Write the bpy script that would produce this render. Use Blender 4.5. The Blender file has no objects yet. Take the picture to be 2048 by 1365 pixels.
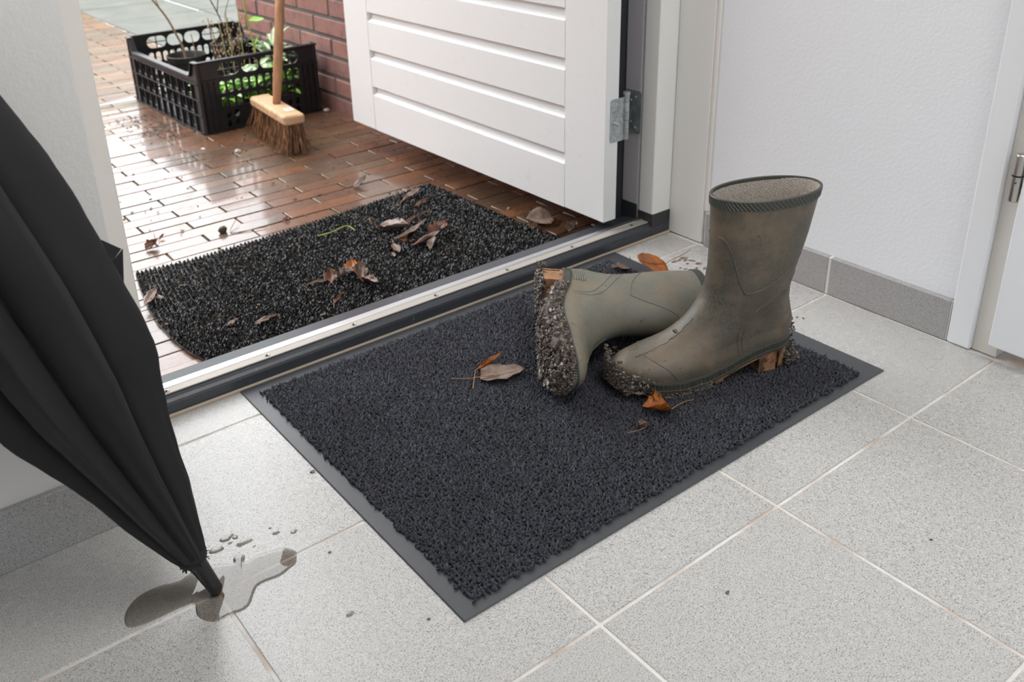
import bpy, bmesh, math, random
import numpy as np
from math import sin, cos, pi, sqrt, radians
from mathutils import Vector, Matrix

random.seed(7)
rng = np.random.default_rng(7)
scene = bpy.context.scene
COL = scene.collection

# ------------------------------------------------------------------ camera
cam_d = bpy.data.cameras.new('camera')
cam = bpy.data.objects.new('camera', cam_d)
COL.objects.link(cam)
scene.camera = cam
CAM = np.array([-1.13555, -0.83848, 0.77354])
YAW, PITCH, ROLL = 0.637752, -0.411479, -0.031591
_F = np.array([cos(PITCH) * sin(YAW), cos(PITCH) * cos(YAW), sin(PITCH)])
_R = np.array([cos(YAW), -sin(YAW), 0.0])
_U = np.cross(_R, _F)
_R2 = cos(ROLL) * _R + sin(ROLL) * _U
_U2 = -sin(ROLL) * _R + cos(ROLL) * _U
cam.matrix_world = Matrix(((_R2[0], _U2[0], -_F[0], CAM[0]),
                           (_R2[1], _U2[1], -_F[1], CAM[1]),
                           (_R2[2], _U2[2], -_F[2], CAM[2]), (0, 0, 0, 1)))
FPX = 1859.28
cam_d.sensor_width = 36.0
cam_d.lens = FPX * 36.0 / 2048.0
cam_d.shift_x = 48.06 / 2048.0
cam_d.shift_y = -195.97 / 2048.0
cam_d.clip_start = 0.02
cam_d.dof.use_dof = True
cam_d.dof.focus_distance = 1.22
cam_d.dof.aperture_fstop = 8.0

# ------------------------------------------------------------------ world (flat overcast sky)
world = bpy.data.worlds.new('overcast')
scene.world = world
world.use_nodes = True
wn = world.node_tree.nodes
wl = world.node_tree.links
bg = wn['Background']
bg.inputs['Color'].default_value = (0.95, 0.975, 1.0, 1)
# CIE overcast sky: L = Lz * (1 + 2 sin(elevation)) / 3, the same all the way round
SKY = 7.6
_tc = wn.new('ShaderNodeTexCoord')
_sp = wn.new('ShaderNodeSeparateXYZ')
_mx = wn.new('ShaderNodeMath')
_mx.operation = 'MAXIMUM'
_mx.inputs[1].default_value = 0.0
_ma = wn.new('ShaderNodeMath')
_ma.operation = 'MULTIPLY_ADD'
_ma.inputs[1].default_value = SKY * 2 / 3
_ma.inputs[2].default_value = SKY / 3
wl.new(_tc.outputs['Generated'], _sp.inputs[0])
wl.new(_sp.outputs['Z'], _mx.inputs[0])
wl.new(_mx.outputs[0], _ma.inputs[0])
wl.new(_ma.outputs[0], bg.inputs['Strength'])


def area(name, loc, rot, sx, sy, energy, color):
    d = bpy.data.lights.new(name, 'AREA')
    d.shape = 'RECTANGLE'
    d.size, d.size_y, d.energy, d.color = sx, sy, energy, color
    o = bpy.data.objects.new(name, d)
    COL.objects.link(o)
    o.location = loc
    o.rotation_euler = rot
    return o


# added fill lights for the hall: one overhead, one behind the camera
area('overhead_fill', (-0.25, -0.95, 2.44), (0, 0, 0), 0.9, 0.9, 17, (1.0, 0.965, 0.92))
area('back_fill', (-0.7, -2.17, 1.45), (radians(90), 0, 0), 1.2, 1.3, 8, (0.94, 0.97, 1.0))

vs = scene.view_settings
vs.view_transform = 'Standard'
vs.look = 'None'
vs.exposure = 0.17
vs.gamma = 1.0
vs.use_curve_mapping = False


# ------------------------------------------------------------------ materials
def mat(name, col, rough=0.6, metal=0.0, spec=0.5):
    m = bpy.data.materials.new(name)
    m.use_nodes = True
    b = m.node_tree.nodes['Principled BSDF']
    b.inputs['Base Color'].default_value = (*col, 1)
    b.inputs['Roughness'].default_value = rough
    b.inputs['Metallic'].default_value = metal
    b.inputs['Specular IOR Level'].default_value = spec
    return m


def N(m, t, **kw):
    n = m.node_tree.nodes.new(t)
    for k, v in kw.items():
        if k.startswith('i_'):
            n.inputs[k[2:].replace('_', ' ')].default_value = v
        else:
            setattr(n, k, v)
    return n


def L(m, a, b):
    m.node_tree.links.new(a, b)


def B(m):
    return m.node_tree.nodes['Principled BSDF']


def coord(m, kind='Object', offset_random=False):
    tc = N(m, 'ShaderNodeTexCoord')
    if not offset_random:
        return tc.outputs[kind]
    oi = N(m, 'ShaderNodeObjectInfo')
    mul = N(m, 'ShaderNodeMath', operation='MULTIPLY')
    mul.inputs[1].default_value = 37.0
    L(m, oi.outputs['Random'], mul.inputs[0])
    add = N(m, 'ShaderNodeVectorMath', operation='ADD')
    L(m, tc.outputs[kind], add.inputs[0])
    L(m, mul.outputs[0], add.inputs[1])
    return add.outputs[0]


def noise(m, vec, scale, detail=3.0, rough=0.55):
    n = N(m, 'ShaderNodeTexNoise')
    n.inputs['Scale'].default_value = scale
    n.inputs['Detail'].default_value = detail
    n.inputs['Roughness'].default_value = rough
    L(m, vec, n.inputs['Vector'])
    return n.outputs['Fac']


def ramp(m, fac, stops, interp='LINEAR'):
    r = N(m, 'ShaderNodeValToRGB')
    r.color_ramp.interpolation = interp
    e = r.color_ramp.elements
    while len(e) < len(stops):
        e.new(0.5)
    for i, (p, c) in enumerate(stops):
        e[i].position = p
        e[i].color = (*c, 1) if len(c) == 3 else c
    L(m, fac, r.inputs[0])
    return r.outputs['Color']


def mix(m, fac, a, b, blend='MIX'):
    n = N(m, 'ShaderNodeMix', data_type='RGBA', blend_type=blend)
    for sock, v in ((n.inputs[0], fac), (n.inputs[6], a), (n.inputs[7], b)):
        if hasattr(v, 'links') or isinstance(v, bpy.types.NodeSocket):
            L(m, v, sock)
        elif isinstance(v, (int, float)):
            sock.default_value = v
        else:
            sock.default_value = (*v, 1)
    return n.outputs[2]


def bump(m, h, strength=0.3, dist=0.002):
    n = N(m, 'ShaderNodeBump')
    n.inputs['Strength'].default_value = strength
    n.inputs['Distance'].default_value = dist
    L(m, h, n.inputs['Height'])
    L(m, n.outputs['Normal'], B(m).inputs['Normal'])


def setcol(m, c):
    L(m, c, B(m).inputs['Base Color'])


def setrough(m, fac, lo, hi):
    r = N(m, 'ShaderNodeMapRange')
    r.inputs['To Min'].default_value = lo
    r.inputs['To Max'].default_value = hi
    L(m, fac, r.inputs['Value'])
    L(m, r.outputs[0], B(m).inputs['Roughness'])


M = {}
# speckled stoneware floor tile
def tile_mat(name, base, dark, light, rough):
    m = mat(name, base, rough)
    v = coord(m, 'Object', True)
    f = noise(m, v, 700, 1.5, 0.6)
    c = ramp(m, f, [(0.33, dark), (0.435, base), (0.58, base), (0.68, light)])
    f2 = noise(m, v, 9, 3)
    c2 = mix(m, f2, c, (0.985, 0.978, 0.965), 'MULTIPLY')
    setcol(m, c2)
    f3 = noise(m, v, 40, 3)
    setrough(m, f3, rough - 0.015, rough + 0.02)
    bump(m, f, 0.08, 0.0006)
    return m


M['tile'] = tile_mat('floor_tile', (0.49, 0.482, 0.468), (0.17, 0.17, 0.18), (0.66, 0.655, 0.645), 0.27)
M['skirting_tile'] = tile_mat('skirting_tile', (0.38, 0.375, 0.37), (0.17, 0.17, 0.17), (0.5, 0.49, 0.48), 0.42)
M['grout'] = mat('grout', (0.60, 0.52, 0.46), 0.85)
f = noise(M['grout'], coord(M['grout']), 14, 4)
setcol(M['grout'], ramp(M['grout'], f, [(0.35, (0.52, 0.42, 0.355)), (0.46, (0.64, 0.585, 0.54)), (0.56, (0.73, 0.71, 0.69))]))
M['white_grout'] = mat('white_grout', (0.75, 0.74, 0.72), 0.8)

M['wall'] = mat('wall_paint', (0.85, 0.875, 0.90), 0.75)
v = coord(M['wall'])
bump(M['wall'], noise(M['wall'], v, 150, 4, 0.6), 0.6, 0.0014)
M['wall_shaded'] = mat('wall_paint_shaded', (0.72, 0.705, 0.685), 0.75)  # darker, warmer copy of the wall paint: left wall's shade put into the colour
v = coord(M['wall_shaded'])
bump(M['wall_shaded'], noise(M['wall_shaded'], v, 150, 4, 0.6), 0.55, 0.0014)
M['ceiling'] = mat('ceiling_paint', (0.85, 0.85, 0.84), 0.9)
M['gloss_white'] = mat('white_gloss_paint', (0.80, 0.80, 0.775), 0.34)
v = coord(M['gloss_white'])
bump(M['gloss_white'], noise(M['gloss_white'], v, 260, 3), 0.12, 0.0006)
M['door_white'] = mat('door_paint', (0.79, 0.805, 0.80), 0.42)
v = coord(M['door_white'])
setcol(M['door_white'], mix(M['door_white'], ramp(M['door_white'], noise(M['door_white'], v, 26, 6, 0.7), [(0.62, (0, 0, 0)), (0.85, (1, 1, 1))]), (0.79, 0.805, 0.80), (0.64, 0.62, 0.58)))
bump(M['door_white'], noise(M['door_white'], v, 320, 3), 0.10, 0.0006)
M['inner_door'] = mat('inner_door_paint', (0.84, 0.86, 0.88), 0.4)
M['cream_paint'] = mat('cream_paint', (0.76, 0.73, 0.68), 0.4)
M['lilac_paint'] = mat('primer_grey_paint', (0.50, 0.48, 0.50), 0.5)
M['black_paint'] = mat('black_paint', (0.028, 0.030, 0.034), 0.32)
v = coord(M['black_paint'])
fk = noise(M['black_paint'], v, 70, 5, 0.65)
setcol(M['black_paint'], ramp(M['black_paint'], fk, [(0.0, (0.024, 0.026, 0.03)), (0.70, (0.032, 0.035, 0.04)), (0.80, (0.32, 0.32, 0.31))]))
M['sill_paint'] = mat('sill_paint', (0.030, 0.034, 0.042), 0.30)
v = coord(M['sill_paint'])
fk = noise(M['sill_paint'], v, 110, 5, 0.65)
setcol(M['sill_paint'], ramp(M['sill_paint'], fk, [(0.0, (0.03, 0.033, 0.04)), (0.67, (0.045, 0.05, 0.06)), (0.76, (0.36, 0.36, 0.35))]))
setrough(M['sill_paint'], noise(M['sill_paint'], v, 420, 3), 0.18, 0.5)
M['seal'] = mat('rubber_seal', (0.012, 0.012, 0.013), 0.55)
M['caulk'] = mat('caulk', (0.44, 0.37, 0.29), 0.8)
M['alu_matte'] = mat('alu_matte', (0.40, 0.37, 0.335), 0.6, 0.25)
v = coord(M['alu_matte'])
bump(M['alu_matte'], noise(M['alu_matte'], v, 500, 2), 0.25, 0.0006)
M['alu'] = mat('alu_bright', (0.62, 0.62, 0.63), 0.36, 1.0)
M['zinc'] = mat('zinc_plate', (0.42, 0.46, 0.47), 0.42, 0.7)
v = coord(M['zinc'])
setcol(M['zinc'], ramp(M['zinc'], noise(M['zinc'], v, 90, 4), [(0.3, (0.30, 0.34, 0.36)), (0.7, (0.56, 0.60, 0.60))]))
M['steel'] = mat('brushed_steel', (0.55, 0.52, 0.48), 0.28, 1.0)
M['screw'] = mat('screw_metal', (0.36, 0.33, 0.30), 0.4, 0.9)
M['hole'] = mat('dark_hole', (0.02, 0.017, 0.015), 0.8)

# clay pavers, wet
def brick_mat(name, cols, r0, r1, wet=0.0):
    m = mat(name, cols[1], 0.3)
    oi = N(m, 'ShaderNodeObjectInfo')
    st = [(i / (len(cols) - 1), c) for i, c in enumerate(cols)]
    c = ramp(m, oi.outputs['Random'], st)
    v = coord(m, 'Object', True)
    f = noise(m, v, 26, 5, 0.65)
    g = ramp(m, f, [(0.25, (0.62, 0.60, 0.58)), (0.5, (1, 1, 1)), (0.8, (1.18, 1.10, 1.0))])
    c = mix(m, 1.0, c, g, 'MULTIPLY')
    f2 = noise(m, v, 300, 3, 0.6)
    c = mix(m, ramp(m, f2, [(0.60, (0, 0, 0)), (0.72, (0.35, 0.35, 0.35))]), c, (0.22, 0.18, 0.15))
    setcol(m, c)
    setrough(m, noise(m, v, 60, 4, 0.6), r0, r1)
    bump(m, f2, 0.3, 0.0012)
    if wet:
        B(m).inputs['Coat Weight'].default_value = wet
        B(m).inputs['Coat Roughness'].default_value = 0.10
        B(m).inputs['Coat IOR'].default_value = 1.36
    return m


M['paver'] = brick_mat('wet_clay_paver', [(0.085, 0.055, 0.035), (0.135, 0.060, 0.030), (0.105, 0.060, 0.038), (0.18, 0.078, 0.036), (0.135, 0.085, 0.048), (0.10, 0.066, 0.048)], 0.16, 0.45, 0.75)
M['joint_sand'] = mat('joint_sand', (0.06, 0.055, 0.03), 0.9)
f = noise(M['joint_sand'], coord(M['joint_sand']), 22, 5)
setcol(M['joint_sand'], ramp(M['joint_sand'], f, [(0.4, (0.035, 0.03, 0.022)), (0.58, (0.10, 0.10, 0.03)), (0.72, (0.13, 0.17, 0.03))]))
M['wall_brick'] = brick_mat('wall_brick', [(0.22, 0.115, 0.098), (0.27, 0.130, 0.106), (0.235, 0.120, 0.106), (0.31, 0.155, 0.128), (0.245, 0.145, 0.132)], 0.75, 0.95)
M['mortar'] = mat('mortar', (0.12, 0.118, 0.113), 0.9)
bump(M['mortar'], noise(M['mortar'], coord(M['mortar']), 300, 3), 0.4, 0.002)
M['slab'] = mat('mossy_concrete', (0.35, 0.37, 0.33), 0.4)
v = coord(M['slab'], 'Object', True)
setcol(M['slab'], ramp(M['slab'], noise(M['slab'], v, 7, 6, 0.65), [(0.3, (0.034, 0.040, 0.026)), (0.52, (0.058, 0.060, 0.048)), (0.75, (0.088, 0.086, 0.078))]))
B(M['slab']).inputs['Roughness'].default_value = 0.55
B(M['slab']).inputs['Specular IOR Level'].default_value = 0.3

M['hedge'] = mat('added_hedge_green', (0.06, 0.08, 0.04), 0.9)  # dark green of the unseen added hedge
# mats
M['mat_rubber'] = mat('mat_rubber', (0.058, 0.062, 0.068), 0.33)
bump(M['mat_rubber'], noise(M['mat_rubber'], coord(M['mat_rubber']), 700, 3), 0.25, 0.0006)
M['pile'] = mat('blue_black_pile', (0.03, 0.032, 0.045), 0.85)
B(M['pile']).inputs['Sheen Weight'].default_value = 0.1
v = coord(M['pile'])
fp = noise(M['pile'], v, 420, 2, 0.7)
fp2 = noise(M['pile'], v, 9, 3)
c = ramp(M['pile'], fp, [(0.32, (0.012, 0.013, 0.018)), (0.52, (0.032, 0.034, 0.047)), (0.70, (0.085, 0.088, 0.11))])
setcol(M['pile'], mix(M['pile'], 1.0, c, ramp(M['pile'], fp2, [(0.3, (0.85, 0.85, 0.85)), (0.7, (1.1, 1.1, 1.1))]), 'MULTIPLY'))
M['bristle'] = mat('black_vinyl_bristle', (0.014, 0.015, 0.016), 0.22)
v = coord(M['bristle'])
setcol(M['bristle'], ramp(M['bristle'], noise(M['bristle'], v, 18, 5, 0.7), [(0.40, (0.009, 0.0095, 0.0105)), (0.66, (0.016, 0.016, 0.015)), (0.85, (0.045, 0.038, 0.028))]))
M['bristle_base'] = mat('mat_backing', (0.012, 0.012, 0.013), 0.4)

# boots
def rubber_mat(name, g0, g1, mud):
    m = mat(name, g1, 0.5)
    v = coord(m)
    f = noise(m, v, 11, 6, 0.62)
    c = ramp(m, f, [(0.34, g0), (0.52, g1), (0.60, mud), (0.74, g1)])
    f2 = noise(m, v, 420, 3, 0.7)
    c = mix(m, ramp(m, f2, [(0.46, (0, 0, 0)), (0.68, (0.75, 0.75, 0.75))]), c, mud)
    f4 = noise(m, v, 48, 4, 0.7)
    c = mix(m, ramp(m, f4, [(0.64, (0, 0, 0)), (0.70, (0.75, 0.75, 0.75))]), c, (0.035, 0.028, 0.022))
    f5 = noise(m, v, 30, 6, 0.75)
    c = mix(m, ramp(m, f5, [(0.50, (0, 0, 0)), (0.66, (0.6, 0.6, 0.6))]), c, mud)
    setcol(m, c)
    setrough(m, noise(m, v, 16, 5, 0.6), 0.34, 0.66)
    bump(m, f2, 0.16, 0.0008)
    return m


M['boot_olive'] = rubber_mat('muddy_olive_rubber', (0.054, 0.055, 0.044), (0.088, 0.079, 0.060), (0.150, 0.112, 0.076))
M['boot_olive_lit'] = rubber_mat('lit_olive_rubber', (0.120, 0.126, 0.105), (0.150, 0.152, 0.125), (0.20, 0.165, 0.115))  # paler copy of the boot rubber, sky light put into the colour
M['boot_rim'] = mat('boot_rim', (0.05, 0.052, 0.042), 0.45)
M['boot_lining'] = mat('woven_lining', (0.34, 0.29, 0.24), 0.9)
m = M['boot_lining']
v = coord(m)
w1 = N(m, 'ShaderNodeTexVoronoi')
w1.inputs['Scale'].default_value = 700
L(m, v, w1.inputs['Vector'])
setcol(m, ramp(m, w1.outputs['Distance'], [(0.2, (0.62, 0.57, 0.51)), (0.75, (0.30, 0.26, 0.22))]))
bump(m, w1.outputs['Distance'], 0.5, -0.0015)
M['sole'] = mat('orange_gum_sole', (0.36, 0.17, 0.07), 0.5)
v = coord(M['sole'])
setcol(M['sole'], ramp(M['sole'], noise(M['sole'], v, 45, 5, 0.65), [(0.40, (0.075, 0.045, 0.027)), (0.53, (0.30, 0.15, 0.075)), (0.75, (0.44, 0.24, 0.12))]))
M['mud'] = mat('wet_mud', (0.06, 0.05, 0.042), 0.28)
v = coord(M['mud'])
setcol(M['mud'], ramp(M['mud'], noise(M['mud'], v, 160, 4, 0.7), [(0.32, (0.035, 0.028, 0.023)), (0.52, (0.11, 0.088, 0.072)), (0.70, (0.30, 0.26, 0.23))]))  # palest specks paint wet glints into the mud colour
M['dry_mud'] = mat('dried_mud', (0.23, 0.16, 0.11), 0.85)
v = coord(M['dry_mud'])
setcol(M['dry_mud'], ramp(M['dry_mud'], noise(M['dry_mud'], v, 150, 4), [(0.38, (0.10, 0.07, 0.05)), (0.6, (0.30, 0.215, 0.155))]))

# umbrella
M['fabric'] = mat('black_umbrella_fabric', (0.0125, 0.0125, 0.0138), 0.68, 0.0, 0.28)
B(M['fabric']).inputs['Sheen Weight'].default_value = 0.04
v = coord(M['fabric'])
bump(M['fabric'], noise(M['fabric'], v, 1500, 2), 0.12, 0.0004)
M['ferrule'] = mat('black_plastic', (0.018, 0.018, 0.019), 0.28)

# water
def water_mat():
    m = bpy.data.materials.new('clear_water')
    m.use_nodes = True
    nt = m.node_tree
    nt.nodes.remove(B(m))
    out = nt.nodes['Material Output']
    fr = N(m, 'ShaderNodeFresnel')
    fr.inputs['IOR'].default_value = 1.55
    tr = N(m, 'ShaderNodeBsdfTransparent')
    tr.inputs['Color'].default_value = (0.84, 0.815, 0.78, 1)
    gl = N(m, 'ShaderNodeBsdfGlossy')
    gl.inputs['Roughness'].default_value = 0.01
    mx = N(m, 'ShaderNodeMixShader')
    L(m, fr.outputs[0], mx.inputs[0])
    L(m, tr.outputs[0], mx.inputs[1])
    L(m, gl.outputs[0], mx.inputs[2])
    L(m, mx.outputs[0], out.inputs['Surface'])
    return m


M['water'] = water_mat()


# leaves
def leaf_mat(name, a, b, rough=0.35, sc=60):
    m = mat(name, a, rough)
    v = coord(m)
    setcol(m, ramp(m, noise(m, v, sc, 5, 0.65), [(0.35, a), (0.65, b)]))
    bump(m, noise(m, v, 180, 3), 0.3, 0.001)
    return m


M['leaf_orange'] = leaf_mat('wet_orange_leaf', (0.46, 0.135, 0.012), (0.24, 0.065, 0.012), 0.3)
M['leaf_rust'] = leaf_mat('rust_leaf', (0.16, 0.05, 0.018), (0.055, 0.02, 0.011), 0.3)
M['leaf_brown'] = leaf_mat('brown_leaf', (0.14, 0.078, 0.045), (0.055, 0.032, 0.022), 0.3)
M['leaf_taupe'] = leaf_mat('taupe_leaf', (0.27, 0.20, 0.16), (0.13, 0.085, 0.065), 0.28)
M['leaf_grey'] = leaf_mat('wet_grey_leaf', (0.13, 0.105, 0.085), (0.055, 0.045, 0.04), 0.16)
M['stem'] = leaf_mat('leaf_stalk', (0.32, 0.16, 0.075), (0.18, 0.08, 0.04), 0.45)
M['leaf_green'] = leaf_mat('bright_green_leaf', (0.34, 0.62, 0.08), (0.18, 0.42, 0.05), 0.4, 30)
M['leaf_silver'] = leaf_mat('silver_green_leaf', (0.55, 0.66, 0.46), (0.36, 0.48, 0.28), 0.65, 30)
M['leaf_yellow'] = leaf_mat('yellow_green_leaf', (0.46, 0.50, 0.07), (0.30, 0.36, 0.05), 0.4, 30)
M['dry_stem'] = leaf_mat('dry_stem', (0.36, 0.24, 0.15), (0.20, 0.13, 0.08), 0.7)
M['dark_stem'] = leaf_mat('dark_stem', (0.05, 0.035, 0.03), (0.09, 0.06, 0.04), 0.7)
M['green_stem'] = leaf_mat('green_stem', (0.42, 0.48, 0.18), (0.32, 0.36, 0.14), 0.5)
M['dry_flower'] = leaf_mat('dry_seed_head', (0.62, 0.46, 0.34), (0.36, 0.25, 0.17), 0.8)
M['crate'] = mat('black_crate_plastic', (0.012, 0.0135, 0.0165), 0.34)
v = coord(M['crate'])
setrough(M['crate'], noise(M['crate'], v, 60, 4), 0.24, 0.5)
M['pot'] = mat('black_pot_plastic', (0.016, 0.016, 0.016), 0.45)
M['soil'] = leaf_mat('potting_soil', (0.05, 0.035, 0.025), (0.11, 0.085, 0.065), 0.9, 120)
M['wood'] = mat('beech_block', (0.55, 0.36, 0.20), 0.6)
v = coord(M['wood'])
mp = N(M['wood'], 'ShaderNodeMapping')
mp.inputs['Scale'].default_value = (30, 3, 30)
L(M['wood'], v, mp.inputs['Vector'])
fw = noise(M['wood'], mp.outputs[0], 3, 5, 0.6)
setcol(M['wood'], ramp(M['wood'], fw, [(0.3, (0.36, 0.215, 0.115)), (0.6, (0.56, 0.37, 0.21))]))
M['handle_wood'] = mat('worn_handle_wood', (0.33, 0.17, 0.08), 0.6)
m = M['handle_wood']
v = coord(m)
mp = N(m, 'ShaderNodeMapping')
mp.inputs['Scale'].default_value = (60, 60, 4)
L(m, v, mp.inputs['Vector'])
setcol(m, ramp(m, noise(m, mp.outputs[0], 1.5, 5, 0.6), [(0.3, (0.22, 0.10, 0.045)), (0.65, (0.40, 0.21, 0.10))]))
M['broom_fibre'] = mat('bassine_fibre', (0.20, 0.10, 0.045), 0.6)
M['sticker'] = mat('sticker_paper', (0.72, 0.74, 0.78), 0.5)
M['sticker_grey'] = mat('sticker_print', (0.42, 0.42, 0.45), 0.5)
M['cone'] = leaf_mat('dark_alder_cone', (0.035, 0.022, 0.016), (0.07, 0.045, 0.03), 0.4)
M['pebble'] = mat('pale_chip', (0.55, 0.54, 0.50), 0.7)
M['debris'] = leaf_mat('garden_litter', (0.24, 0.17, 0.10), (0.10, 0.07, 0.045), 0.8, 200)


# ------------------------------------------------------------------ mesh helpers
class MB:
    def __init__(self):
        self.v, self.f, self.mi = [], [], []

    def add(self, vs, fs, mi=0):
        o = len(self.v)
        self.v.extend([tuple(map(float, p)) for p in vs])
        self.f.extend([tuple(i + o for i in f) for f in fs])
        self.mi.extend([mi] * len(fs))

    def box(self, x0, x1, y0, y1, z0, z1, b=0.0, mi=0, T=None):
        c = ((x0 + x1) / 2, (y0 + y1) / 2, (z0 + z1) / 2)
        h = (abs(x1 - x0) / 2, abs(y1 - y0) / 2, abs(z1 - z0) / 2)
        sg = [(i, j, k) for i in (-1, 1) for j in (-1, 1) for k in (-1, 1)]
        if b <= 0:
            vs_ = [tuple(c[a] + s[a] * h[a] for a in range(3)) for s in sg]
            fs_ = [(0, 1, 3, 2), (4, 6, 7, 5), (0, 4, 5, 1), (2, 3, 7, 6), (0, 2, 6, 4), (1, 5, 7, 3)]
        else:
            b = min(b, min(h) * 0.9)
            vs_, ix = [], {}
            for s in sg:
                for a in range(3):
                    ix[(s, a)] = len(vs_)
                    vs_.append(tuple(c[k] + s[k] * (h[k] - (0 if k == a else b)) for k in range(3)))
            fs_ = []

            def orient(q):
                p = [Vector(vs_[i]) for i in q]
                n = (p[1] - p[0]).cross(p[2] - p[0])
                ctr = sum(p, Vector()) / len(p) - Vector(c)
                return tuple(q) if n.dot(ctr) > 0 else tuple(reversed(q))
            for a in range(3):
                o = [k for k in range(3) if k != a]
                for s_ in (-1, 1):
                    q = []
                    for (p, r) in ((-1, -1), (1, -1), (1, 1), (-1, 1)):
                        s = [0, 0, 0]
                        s[a], s[o[0]], s[o[1]] = s_, p, r
                        q.append(ix[(tuple(s), a)])
                    fs_.append(orient(q))
            for a in range(3):
                o = [k for k in range(3) if k != a]
                for p in (-1, 1):
                    for r in (-1, 1):
                        s1, s2 = [0, 0, 0], [0, 0, 0]
                        s1[a], s2[a] = -1, 1
                        for s in (s1, s2):
                            s[o[0]], s[o[1]] = p, r
                        s1, s2 = tuple(s1), tuple(s2)
                        fs_.append(orient([ix[(s1, o[0])], ix[(s2, o[0])], ix[(s2, o[1])], ix[(s1, o[1])]]))
            for s in sg:
                fs_.append(orient([ix[(s, 0)], ix[(s, 1)], ix[(s, 2)]]))
        if T is not None:
            vs_ = [tuple(T @ Vector(p)) for p in vs_]
        self.add(vs_, fs_, mi)
        return self

    def prism(self, poly, axis, a0, a1, mi=0):
        """poly: 2-D points in the other two axes (in xyz order), extruded along axis from a0 to a1."""
        n = len(poly)
        o = [k for k in range(3) if k != axis]
        vs_ = []
        for a in (a0, a1):
            for p in poly:
                q = [0, 0, 0]
                q[axis], q[o[0]], q[o[1]] = a, p[0], p[1]
                vs_.append(q)
        fs_ = [tuple(range(n)), tuple(range(2 * n - 1, n - 1, -1))]
        fs_ += [(i, i + n, (i + 1) % n + n, (i + 1) % n) for i in range(n)]
        self.add(vs_, fs_, mi)
        return self

    def tube(self, pts, r, seg=6, mi=0, cap=True):
        pts = [Vector(p) for p in pts]
        n = len(pts)
        rr = r if hasattr(r, '__len__') else [r] * n
        vs_, fs_ = [], []
        up = None
        for i, p in enumerate(pts):
            t = (pts[min(i + 1, n - 1)] - pts[max(i - 1, 0)])
            t = t.normalized() if t.length > 1e-9 else Vector((0, 0, 1))
            if up is None:
                up = t.orthogonal().normalized()
            up = (up - t * up.dot(t))
            up = up.normalized() if up.length > 1e-6 else t.orthogonal().normalized()
            w = t.cross(up)
            for k in range(seg):
                a = 2 * pi * k / seg
                vs_.append(p + (up * cos(a) + w * sin(a)) * rr[i])
        for i in range(n - 1):
            for k in range(seg):
                fs_.append((i * seg + k, i * seg + (k + 1) % seg, (i + 1) * seg + (k + 1) % seg, (i + 1) * seg + k))
        if cap:
            fs_.append(tuple(reversed(range(seg))))
            fs_.append(tuple((n - 1) * seg + k for k in range(seg)))
        self.add(vs_, fs_, mi)
        return self

    def lathe(self, prof, seg=24, T=None, mi=0, cap0=False, cap1=False):
        vs_, fs_ = [], []
        for r, z in prof:
            for k in range(seg):
                a = 2 * pi * k / seg
                p = Vector((r * cos(a), r * sin(a), z))
                vs_.append(T @ p if T is not None else p)
        n = len(prof)
        for i in range(n - 1):
            for k in range(seg):
                fs_.append((i * seg + k, i * seg + (k + 1) % seg, (i + 1) * seg + (k + 1) % seg, (i + 1) * seg + k))
        if cap0:
            fs_.append(tuple(reversed(range(seg))))
        if cap1:
            fs_.append(tuple((n - 1) * seg + k for k in range(seg)))
        self.add(vs_, fs_, mi)
        return self

    def blob(self, c, r, mi=0, jitter=0.25, stretch=(1, 1, 1)):
        """a rough 12-vertex lump"""
        ph = (1 + sqrt(5)) / 2
        base = [(-1, ph, 0), (1, ph, 0), (-1, -ph, 0), (1, -ph, 0), (0, -1, ph), (0, 1, ph), (0, -1, -ph), (0, 1, -ph), (ph, 0, -1), (ph, 0, 1), (-ph, 0, -1), (-ph, 0, 1)]
        fs_ = [(0, 11, 5), (0, 5, 1), (0, 1, 7), (0, 7, 10), (0, 10, 11), (1, 5, 9), (5, 11, 4), (11, 10, 2), (10, 7, 6), (7, 1, 8), (3, 9, 4), (3, 4, 2), (3, 2, 6), (3, 6, 8), (3, 8, 9), (4, 9, 5), (2, 4, 11), (6, 2, 10), (8, 6, 7), (9, 8, 1)]
        vs_ = []
        for p in base:
            k = r / 1.9 * (1 + random.uniform(-jitter, jitter))
            vs_.append((c[0] + p[0] * k * stretch[0], c[1] + p[1] * k * stretch[1], c[2] + p[2] * k * stretch[2]))
        self.add(vs_, fs_, mi)
        return self

    def mesh(self, name, mats, smooth=False, fix=False):
        me = bpy.data.meshes.new(name)
        me.from_pydata(self.v, [], self.f)
        for m in (mats if isinstance(mats, (list, tuple)) else [mats]):
            me.materials.append(m)
        if any(self.mi):
            me.polygons.foreach_set('material_index', self.mi)
        if fix:
            bm = bmesh.new()
            bm.from_mesh(me)
            bmesh.ops.recalc_face_normals(bm, faces=bm.faces)
            bm.to_mesh(me)
            bm.free()
        me.polygons.foreach_set('use_smooth', [smooth] * len(me.polygons))
        me.update()
        return me


def link(name, me, parent=None, loc=None, **props):
    o = bpy.data.objects.new(name, me)
    COL.objects.link(o)
    if parent is not None:
        o.parent = parent
    if loc is not None:
        o.location = loc
    for k, v_ in props.items():
        o[k] = v_
    return o


def part(name, mb, m, parent=None, smooth=False, fix=True, loc=None, **props):
    return link(name, mb.mesh(name, m, smooth, fix), parent, loc, **props)


def smooth_angle(o, ang=40):
    me = o.data
    bm = bmesh.new()
    bm.from_mesh(me)
    for e in bm.edges:
        e.smooth = len(e.link_faces) == 2 and e.calc_face_angle(3.2) < radians(ang)
    for f_ in bm.faces:
        f_.smooth = True
    bm.to_mesh(me)
    bm.free()
    return o


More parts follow.
